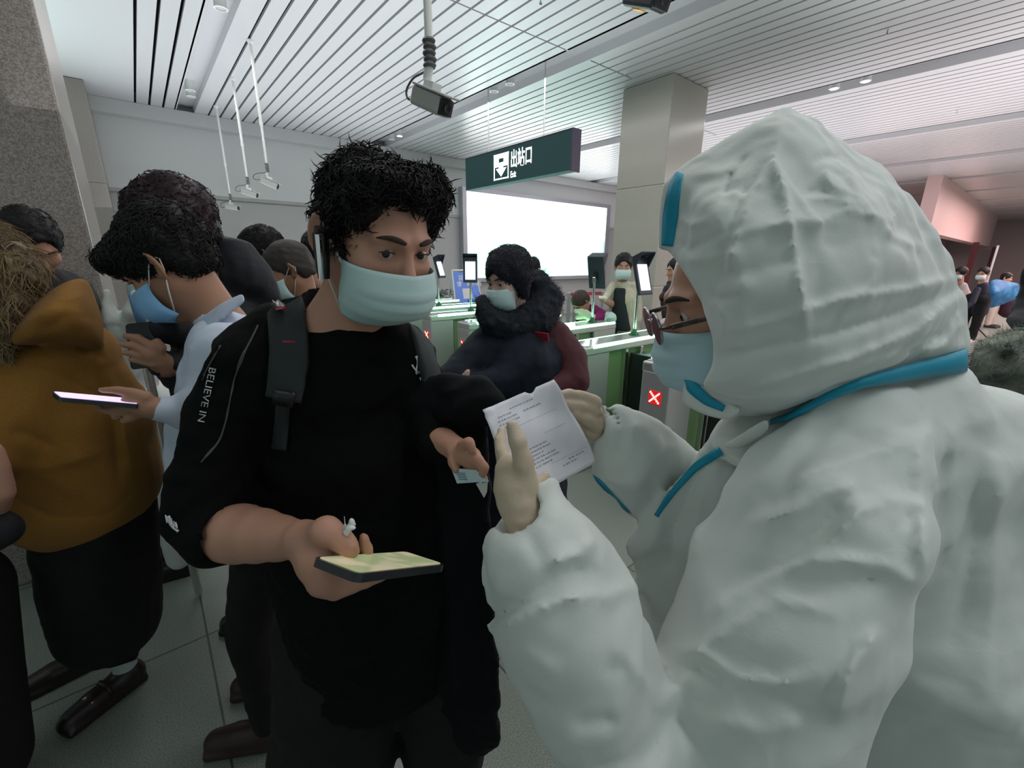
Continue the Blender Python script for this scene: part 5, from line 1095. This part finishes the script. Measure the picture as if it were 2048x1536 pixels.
H.strokes([([(0, 470), (40, 500), (72, 545)], 4, .005), ([(0, 490), (35, 520), (60, 550)], 4, -.005), ([(0, 510), (30, 540), (50, 570)], 5, .005), ([(50, 560), (30, 600), (20, 660)], 6, .006), ([(0, 560), (40, 590), (10, 620), (40, 640)], 6, -.006)]); H.noise(.008, 45, 8, ridge=True); H.build('hair', BRN, wo); locks(H, hF, mat('blond_strands', (.26, .19, .10), .55), wo, 2600, .05, .0012, 4, sweep=(0, .1, -.9), spread=.25, lift=.004)
T = Sculpt(*bounds(CH([(150, 600, 1.15, 90), (10, 800, 1.0, 110), (160, 980, 1.2, 160)]), .04), .006)
T.chain(CH([(120, 720, 1.20, 95), (140, 850, 1.21, 135), (160, 965, 1.22, 130)]), .04); T.hull([P(*t) for t in ((32, 1000, 1.10), (105, 1052, 1.12), (215, 1048, 1.14), (262, 1008, 1.18), (303, 965, 1.24), (285, 880, 1.24), (10, 900, 1.12), (150, 900, 1.06), (180, 1030, 1.36), (60, 980, 1.36))], .02, .0, .03)
T.chain(CH([(60, 760, 1.12, 78), (20, 850, 1.06, 78), (-30, 900, 1.0, 62)]), .03)
T.hull([P(*t) for t in ((22, 655, 1.05), (62, 608, 1.08), (128, 556, 1.14), (172, 552, 1.20), (198, 606, 1.22), (214, 656, 1.21), (214, 700, 1.19), (152, 676, 1.08), (90, 668, 1.04), (22, 694, 1.02), (120, 620, 1.04), (180, 650, 1.10), (70, 640, 1.01), (60, 640, 1.25), (170, 600, 1.32), (190, 690, 1.30))], .025, .006, .012)
T.strokes([([(15, 704), (90, 684), (152, 690), (218, 722)], 8, -.009), ([(50, 650), (120, 600), (180, 590)], 14, .006), ([(80, 665), (140, 630), (190, 640)], 10, -.004), ([(40, 730), (120, 745), (200, 795)], 5, -.008), ([(215, 740), (250, 850), (265, 960)], 14, .010), ([(180, 720), (225, 840), (240, 980)], 14, -.012), ([(120, 900), (60, 870), (20, 860)], 16, -.012), ([(60, 940), (120, 930), (220, 900)], 18, .008), ([(40, 1005), (110, 1035), (215, 1030), (300, 950)], 5, -.005)])
T.noise(.004, 22, 5); T.build('hoodie', OCH, wo)
L = Sculpt(*bounds(CH([(200, 1060, 1.22, 110), (220, 1340, 1.3, 100)]), .03), .009)
L.chain(CH([(190, 1020, 1.22, 98), (205, 1150, 1.24, 94), (218, 1240, 1.25, 86)]), .03); L.hull([P(*t) for t in ((102, 1050, 1.20), (122, 1220, 1.22), (165, 1325, 1.28), (200, 1350, 1.24), (285, 1320, 1.26), (303, 1235, 1.24), (255, 1040, 1.24), (200, 1200, 1.15), (215, 1200, 1.33), (190, 1040, 1.33), (250, 1310, 1.33))], .02, 0, .02); L.noise(.004, 20, 3, ridge=True); L.build('trousers', TRB, wo)
hA = Pz(292, 1345, 0); tA = Pz(140, 1462, 0); LOAF = mat('loafer_leather', (.018, .012, .011), .4, bump=.3, bscale=120); sh_ = shoe(hA, tA-hA, LOAF, wo, .27, name='loafer', h=.05); hB = Pz(215, 1312, 0); sh2 = shoe(hB, Pz(115, 1362, 0)-hB, LOAF, wo, .25, name='loafer', h=.05)
dA = nrm(tA-hA); sA = np.array([dA[1], -dA[0], 0]); k = Sculpt(hA-.3, hA+.3, .006); k.chain([(hA+dA*.05+[0, 0, .05], .036), (hA+dA*.06+[0, 0, .16], .036)], .01); k.chain([(hA+dA*.06+[0, 0, .055], .036), (hA+dA*.15+[0, 0, .052], .030)], .01); k.build('sock', mat('pale_sock', (.42, .50, .48), .8), wo)
b = MB(); c0 = hA+dA*.175+[0, 0, .076]; b.tube([c0-sA*.03-[0, 0, .012], c0, c0+sA*.03-[0, 0, .012]], .006, 8); b.tube([c0-dA*.012, c0+dA*.012], .007, 8); b.build('buckle', mat('gold_buckle', (.6, .40, .22), .25, metal=1), sh_, 'all'); b = MB(); c1 = hA+dA*.125+[0, 0, .082]; b.tube([c1-sA*.042-[0, 0, .03], c1-sA*.02, c1+sA*.02, c1+sA*.042-[0, 0, .03]], .008, 8); b.build('strap', LOAF, sh_, 'all')
# --- two pairs of black shoes belong to the crowd behind; heads behind on the left
figure('dark haired person in a black jacket with bowed head, in front of the granite pillar', 62, 488, 1.75, 62, 34, [[(90, 560, 1.78, 34), (115, 600, 1.82, 62), (120, 760, 1.85, 82)], [(150, 620, 1.80, 40), (160, 720, 1.75, 36)]], DK, skinm=SK1, trous=TRB, feet=tuple(P(110, 700, 1.85)[:2]), tuft=200)
figure('curly haired masked man looking down, left of the man in black and behind the others', 528, 508, 2.45, -72, 34, [[(556, 570, 2.62, 26), (560, 640, 2.66, 56), (560, 760, 2.68, 60)]], mat('jacket_navy', (.012, .012, .04), .7), skinm=SK1, maskm=MASKW, trous=TRB, feet=tuple(P(560, 700, 2.75)[:2]), hair=dict(vol=.012, hairline=.056), tuft=500)
figure('short haired masked man looking down, just behind the shoulder of the man in black', 578, 540, 1.98, -66, 26, [[(610, 585, 2.02, 28), (620, 640, 2.05, 70), (620, 780, 2.08, 78)]], mat('jacket_charcoal', (.02, .024, .026), .75), skinm=SK2, hairm=mat('cropped_hair', (.035, .03, .028), .7), maskm=MASKG, trous=TRB, feet=tuple(P(620, 700, 2.1)[:2]), hair=dict(vol=-.003, hairline=.062), tuft=0)
figure('person in a maroon collar mostly hidden behind the ear of the man in black', 640, 500, 2.6, 170, 0, [[(632, 545, 2.6, 14), (640, 580, 2.6, 32), (640, 700, 2.6, 50)]], mat('maroon_collar', (.10, .006, .018), .7), sc=.9, trous=TRB)
# --- worker in white beyond the man in pale blue
figure('distant worker in a white suit with blue stripe, behind the bowed man in pale blue', 305, 545, 1.98, -60, 20, [[(270, 640, 1.96, 28), (266, 700, 1.96, 42), (266, 860, 1.98, 46)], [(212, 585, 1.88, 10), (222, 640, 1.88, 20), (236, 720, 1.90, 22)], [(275, 590, 1.90, 16), (268, 620, 1.90, 20), (264, 680, 1.92, 24)]], SUIT, skinm=SK1, maskm=MASKB, trous=SUIT, hair=dict(vol=.01), hairm=SUIT, feet=tuple(P(275, 700, 2.0)[:2]), topname='suit', fold=.008)
st = MB(); a = P(266, 590, 1.82); b_ = P(284, 650, 1.82); st.tube([a, (a+b_)/2, b_], [.016, .018, .016], 8); st.build('blue_stripe', mat('stripe_blue', (.12, .24, .42), .6), bpy.data.objects[[o.name for o in bpy.data.objects if o.get('label', '').startswith('distant worker')][0]], 'all')
q0, q1 = P(286, 700, 1.75), P(300, 790, 1.75); MB().tube([q0, q0*[1, 1, 0]+[0, 0, .02]], .016, 12).build('barrier_post', M_steel, None, True); tag(bpy.data.objects['barrier_post'], 'slim steel post standing between the ochre hoodie and the black sleeve', 'post')
# --- woman in the navy coat with a fur collar
wn, wF = figure('masked woman in a navy coat with a big black fur collar at the gates', 1016, 560, 1.88, -42, 12,
    [[(1030, 660, 1.92, 56), (1035, 740, 1.94, 104), (1035, 880, 1.96, 100), (1035, 1100, 1.98, 100)], [(975, 690, 1.86, 42), (925, 740, 1.76, 36), (885, 760, 1.68, 26)], [(1060, 730, 1.80, 44), (990, 765, 1.72, 34), (940, 770, 1.68, 26)]], mat('navy_coat', (.005, .009, .018), .75, spec=.3, bump=.2, bscale=300), skinm=SK3, hairm=mat('hair_soft_black', (.018, .018, .03), .6), hair=dict(vol=.008, hairline=.056, nape=-.10), maskm=MASKG, mk=dict(w=.068, bot=-.118), trous=TRB, feet=tuple(P(1035, 800, 1.98)[:2]), sc=.93, sock=True, hands=[[(945, 768, 1.68, 14), (928, 758, 1.66, 9), (936, 742, 1.65, 5)]], topname='coat', tuft=1500, hairfn=lambda H, F: (H.ell(F(0, -.03, .075), (.082, .085, .055), F.R, .03), H.chain([(F(-.075, -.01, .03), .03), (F(-.075, -.01, -.05), .026)], .03), H.chain([(F(.075, -.01, .03), .03), (F(.075, -.01, -.05), .026)], .03)))
q = Sculpt(*bounds(CH([(1130, 690, 1.95, 60), (1140, 770, 1.85, 50)]), .03), .008); q.chain(CH([(1105, 680, 1.94, 42), (1138, 720, 1.90, 38), (1146, 762, 1.84, 34), (1105, 775, 1.78, 28)]), .03); q.noise(.005, 25, 2, ridge=True); q.build('sleeve', mat('maroon_sleeve', (.055, .008, .014), .75), wn, label='dark maroon sleeve')
def fur(pts, m, parent, n, L, r, seed, name='fur_trim'):
    C = CH(pts); S = Sculpt(*bounds(C, .03), .008); S.chain(C, .02); S.noise(.012, 45, seed, ridge=True); V, Fc = S.mesh(1); rg = np.random.RandomState(seed); ix = rg.randint(0, len(Fc), n); b = MB(); b.raw(V, [tuple(t) for t in Fc])
    o = b.build(name, m, parent, 'all'); b = MB()
    for i in ix:
        f_ = Fc[i]; p = V[f_].mean(0); N = nrm(np.cross(V[f_[1]]-V[f_[0]], V[f_[2]]-V[f_[0]])); d = nrm(N*.7+rg.randn(3)*.55-[0, 0, .15]); l = L*rg.uniform(.5, 1.4); b.raw([p-np.cross(d, N)*r, p+np.cross(d, N)*r+1e-4, p+d*l], [(0, 1, 2)])
    b.build('fur_fibre', m, o); return o
fur([(962, 605, 1.80, 16), (978, 640, 1.80, 26), (1020, 655, 1.84, 34), (1070, 640, 1.92, 44), (1092, 600, 1.98, 36), (1078, 570, 2.0, 28), (1050, 560, 2.02, 24)], mat('black_fur', (.010, .014, .022), .85), wn, 5000, .028, .0012, 3)
rb = MB(); c = P(1078, 672, 1.815); rb.obox(c, (.05, .004, .018), wF.R, .002); rb.build('red_emblem', mat('emblem_red', (.28, .015, .03), .7), wn)
# --- man in the beige jacket beyond the gates
BEI = mat('beige_jacket', (.55, .50, .38), .7, bump=.2, bscale=100)
bm_, bF = figure('masked man in an open beige jacket standing before the granite pillar with a phone', 1247, 533, 4.72, -12, 6, [[(1246, 572, 4.74, 14), (1246, 600, 4.76, 29), (1248, 640, 4.78, 30), (1250, 670, 4.78, 30)], [(1226, 572, 4.72, 9), (1215, 590, 4.66, 8), (1206, 600, 4.56, 7)], [(1266, 572, 4.74, 10), (1277, 605, 4.74, 8.5), (1276, 640, 4.70, 8)]], BEI, trous=mat('trousers_black2', (.01, .01, .012), .8), maskm=MASKW, hands=[[(1206, 600, 4.56, 5), (1200, 596, 4.5, 4)]], h=.011, sc=1.05, tuft=120)
q = Sculpt(*bounds(CH([(1240, 620, 4.62, 30)]), .06), .010); q.chain(CH([(1240, 566, 4.68, 9), (1240, 600, 4.67, 14), (1240, 630, 4.67, 17), (1244, 668, 4.67, 19)]), .02); q.build('black_shirt', mat('shirt_black', (.012, .018, .022), .8), bm_)
rounded_slab(P(1198, 592, 4.5), P(1214, 592, 4.5), P(1214, 596, 4.38), P(1198, 596, 4.38), .01, .008, mat('pale_case', (.62, .60, .52), .4), 'phone.003', None); o = bpy.data.objects['phone.003']; o.name = 'phone'; tag(o, 'small phone held flat by the man in the beige jacket', 'phone')
# --- bending person in magenta at the third gate
MG = mat('magenta_knit', (.20, .008, .10), .8)
pm, pF = figure('person bending over the third gate in a magenta jumper and pale glove', 1162, 604, 4.70, -60, 55, [[(1180, 622, 4.76, 16), (1184, 650, 4.78, 22), (1184, 690, 4.78, 22)], [(1190, 622, 4.68, 12), (1205, 630, 4.60, 10), (1188, 638, 4.52, 9)]], MG, sc=.95, hairm=mat('brown_hair2', (.05, .025, .02), .6), trous=TRB, h=.011, topname='jumper', feet=tuple(P(1180, 650, 4.80)[:2]))
q = Sculpt(*bounds(CH([(1168, 626, 4.48, 16)]), .03), .006); q.chain(CH([(1184, 636, 4.52, 9), (1170, 628, 4.50, 9), (1160, 624, 4.48, 6)]), .01); q.chain(CH([(1166, 632, 4.48, 6), (1154, 636, 4.46, 4)]), .006); q.chain(CH([(1164, 622, 4.48, 5), (1152, 622, 4.46, 4)]), .006); q.build('glove', mat('pale_glove', (.55, .60, .42), .6), pm)
q = Sculpt(*bounds(CH([(1218, 632, 4.1, 30)]), .03), .008); q.hull([P(*t) for t in ((1208, 622, 4.12), (1222, 618, 4.12), (1238, 630, 4.10), (1234, 646, 4.10), (1206, 646, 4.10), (1220, 635, 4.04), (1215, 640, 4.18))], .02, 0, .0); q.noise(.006, 60, 2, ridge=True); tag(q.build('plastic_bag', mat('bag_white', (.60, .68, .68), .3, trans=.3), None), 'crumpled translucent bag beside the magenta sleeve', 'bag')
# --- person by the pillar, mostly hidden by the white hood
figure('person in a dark coat right of the granite pillar, half hidden by the white hood', 1352, 540, 4.9, -80, 10, [[(1344, 570, 4.9, 12), (1346, 600, 4.9, 24), (1346, 640, 4.9, 22)], [(1334, 578, 4.85, 8), (1327, 605, 4.8, 7), (1329, 630, 4.78, 6)]], mat('coat_dark', (.02, .018, .03), .8), trous=TRB, h=.012)
q = Sculpt(*bounds(CH([(1328, 652, 4.7, 16)]), .03), .010); q.ell(P(1330, 652, 4.7), (.07, .06, .09), np.eye(3), 0); q.noise(.01, 40, 3, ridge=True); tag(q.build('plastic_bag', mat('bag_pink_white', (.60, .52, .55), .4), None), 'small white bag carried by the person in the dark coat', 'bag')
figure('dark haired person far behind the woman in the navy coat, only the head showing', 1067, 534, 5.9, 175, 0, [[(1067, 565, 5.95, 13), (1067, 620, 5.95, 22)]], DK, trous=TRB, h=.013)
# --- the fur hooded person at the right edge
fp = empty('person', P(2150, 1100, .85)*[1, 1, 0], 'person at the right edge with shaggy grey green fur trim and dark sleeve', 'person')
fF = Frame(P(2290, 520, .95), *facing(160, 5)); S = Sculpt(*bounds([(fF.c, .13), (P(2150, 800, .95), .12)], .05), .009); head_sculpt(S, fF, neck=P(2200, 760, .95), sock=False); S.cone(P(2200, 760, .95), P(2140, 1100, .95), .06, .1, .03); S.build('body', SK1, fp)
H = Sculpt(fF.c-.16, fF.c+.16, .007); hair_cap(H, fF, vol=.01); H.build('hair', HAIR, fp)
T = Sculpt(*bounds(CH([(2120, 900, .95, 150), (2050, 640, 1.05, 60)]), .05), .009); T.chain(CH([(2130, 760, .95, 70), (2140, 900, .95, 150), (2140, 1200, .98, 160)]), .04); T.hull([P(*t) for t in ((1994, 628, 1.10), (2030, 606, 1.12), (2100, 590, 1.10), (2100, 720, 1.05), (2030, 700, 1.05), (2010, 668, 1.06), (2060, 640, 1.0), (2060, 650, 1.2))], .015, 0, .02)
T.chain(CH([(2052, 540, 1.14, 12), (2046, 590, 1.13, 13), (2040, 620, 1.12, 15)]), .02); T.noise(.006, 25, 3, ridge=True); T.build('coat', mat('coat_black', (.010, .012, .018), .75), fp)
fur([(1968, 725, .80, 22), (2000, 728, .80, 48), (2040, 735, .82, 78), (2090, 740, .86, 95)], mat('grey_green_fur', (.26, .29, .24), .9, noise=(14, (.05, .055, .05), .35, .65)), fp, 9000, .020, .0007, 5)
L = Sculpt(*bounds([(P(2140, 1200, .98)*[1, 1, 0]+[0, 0, .1], .22), (P(2140, 1200, .98), .2)], .02), .016); gg = P(2140, 1200, .98); L.chain([(gg, .15), (gg*[1, 1, 0]+[0, 0, .1], .09)], .03); L.build('trousers', TRB, fp)
# --- distant people at the right
figure('distant masked person in a grey jacket just beside the white hood', 1921, 547, 9.9, -80, 10, [[(1925, 572, 9.9, 8), (1925, 600, 9.9, 15), (1925, 625, 9.9, 14)]], mat('far_grey', (.45, .40, .40), .8), trous=mat('far_trousers', (.25, .2, .2), .8), maskm=MASKB, h=.022, hair=dict(vol=.02))
bq, bF2 = figure('distant masked walker in black carrying a bright blue backpack', 1966, 547, 9.0, -70, 10, [[(1966, 572, 9.0, 9), (1962, 600, 9.0, 15), (1958, 622, 9.0, 14)], [(1955, 580, 8.9, 6), (1944, 606, 8.8, 5), (1934, 614, 8.8, 5)]], mat('far_black', (.012, .012, .03), .8), trous=TRB, maskm=MASKW, h=.02, shoem=mat('white_shoe', (.65, .6, .58), .6))
q = Sculpt(*bounds(CH([(1995, 592, 8.9, 40)]), .05), .018); q.hull([P(*t) for t in ((1978, 562, 9.05), (1990, 556, 9.05), (2006, 570, 9.05), (2040, 566, 9.0), (2042, 596, 9.0), (2008, 600, 9.0), (1984, 618, 8.95), (1962, 614, 8.95), (1968, 590, 8.95), (1990, 585, 8.8), (1990, 590, 9.3))], .03, 0, 0); q.build('blue_backpack', mat('backpack_blue', (.01, .12, .30), .6, noise=(9, (.03, .20, .38), .5, .62)), bq)
figure('distant dark haired person behind the blue backpack', 2013, 556, 11.2, 30, 10, [[(2014, 575, 11.2, 7), (2016, 600, 11.2, 14), (2016, 622, 11.2, 14)]], mat('far_maroon', (.04, .015, .03), .8), trous=mat('far_beige', (.45, .38, .34), .8), h=.025)
# --- dark sleeve and leg at the lower left corner
ep = empty('person', P(-190, 1500, .85)*[1, 1, 0], 'person in dark clothes cut off by the lower left edge of the photo', 'person')
S = Sculpt(*bounds(CH([(-160, 500, .95, 130), (0, 950, .88, 40), (-150, 1100, .9, 60)]), .05), .009); eF = Frame(P(-190, 500, .95), *facing(60, 20)); head_sculpt(S, eF, neck=P(-190, 720, .98), sock=False); S.cone(P(-190, 720, .98), P(-150, 1100, .95), .06, .08, .03); S.chain(CH([(-150, 900, .92, 40), (-20, 1010, .85, 30), (8, 985, .84, 18), (4, 930, .84, 13), (-4, 895, .84, 10)]), .01); S.build('body', SK1, ep)
H = Sculpt(eF.c-.16, eF.c+.16, .008); hair_cap(H, eF); H.build('hair', HAIR, ep)
T = Sculpt(*bounds(CH([(-180, 800, .98, 130), (-170, 1200, .95, 150), (0, 1070, .85, 50)]), .05), .01); T.chain(CH([(-220, 760, .95, 100), (-260, 950, .92, 120), (-260, 1200, .88, 120)]), .04); T.chain(CH([(-150, 950, .9, 50), (-60, 1080, .85, 52), (-8, 1060, .84, 42)]), .03); T.noise(.006, 20, 3, ridge=True); T.build('jacket', DK, ep)
L = Sculpt(*bounds([(P(-70, 1300, .93), .2), (P(-60, 1500, .9)*[1, 1, 0]+[0, 0, .1], .2)], .03), .012); L.chain(CH([(-130, 1200, .93, 110), (-95, 1400, .93, 100), (-70, 1536, .93, 95)]), .03); pe = P(-75, 1536, .93); L.cone(pe, pe*[1, 1, 0]+[0, 0, .1], .1, .07, .03); L.build('trousers', TRB, ep)
# --- far stand with a pale banner and tripod foot
fs = empty('banner_stand', Pz(1940, 672, 0), 'pale upright banner on a thin tripod stand among the distant people', 'banner')
g = Pz(1940, 676, 0); t_ = g+[0, 0, 1.95]; MB().tube([g+[0, 0, .12], t_], .02, 8).build('pole', M_steel, fs, True)
MB().obox(g+[0, 0, 1.38], (.07, .01, .55)).build('banner', mat('banner_pale', (.75, .66, .76), .6), fs)
for k in range(3): a = 2.1*k+.5; MB().tube([g+[0, 0, .3], g+[.28*math.cos(a), .28*math.sin(a), .015]], .014, 6).build('leg', M_blackp, fs, True)
# --- fascia, dark posts, far concourse
FY = 2.3
pk = mat('pink_plaster', (.62, .44, .43), .5)
z_b = PY(1865, 466, FY)
tag(MB().box((z_b[0]-.5, FY, z_b[2]), (32, FY+.3, CZ-.002)).build('wall_fascia', pk), kind='structure')
tag(MB().box((z_b[0]-.5, FY+1.8, 0), (34, FY+2.0, CZ)).build('wall_recess', mat('recess_wall', (.50, .34, .34), .25)), kind='structure')
tag(MB().box((34, -6, 0), (34.2, YW, CZ)).build('wall_right', mat('far_wall', (.36, .30, .31), .5)), kind='structure')
for i, (x, w_) in enumerate(((1916, .10), (1936, .12), (1975, .12))):
    p = PY(x, 545, FY-.15); MB().box((p[0]-w_, p[1]-.08, 0), (p[0]+w_, p[1]+.08, (z_b[2] if i else PY(1916, 545, FY-.15)[2]))).build('dark_post', mat('post_maroon', (.05, .008, .012), .4)); tag(bpy.data.objects['dark_post'] if i == 0 else bpy.data.objects['dark_post.%03d' % i], 'dark maroon post, %s of three under the pink fascia' % ('shortest and leftmost', 'middle', 'rightmost')[i], 'post', 'posts under the pink fascia')
for i in range(5):
    p = PY(1875+i*16, 550+3*(i % 2), FY+1.75); tag(MB().obox(p, (.20, .03, .035)).build('wall_lamp', mat('glow_white', (1, 1, 1), .5, emit=(1, .9, .95), es=4)), '%s of five glowing lights on the pinkish wall beside the white hood' % ('first from the left', 'second from the left', 'third from the left', 'fourth from the left', 'rightmost')[i], 'light', 'strip lights on the far wall')
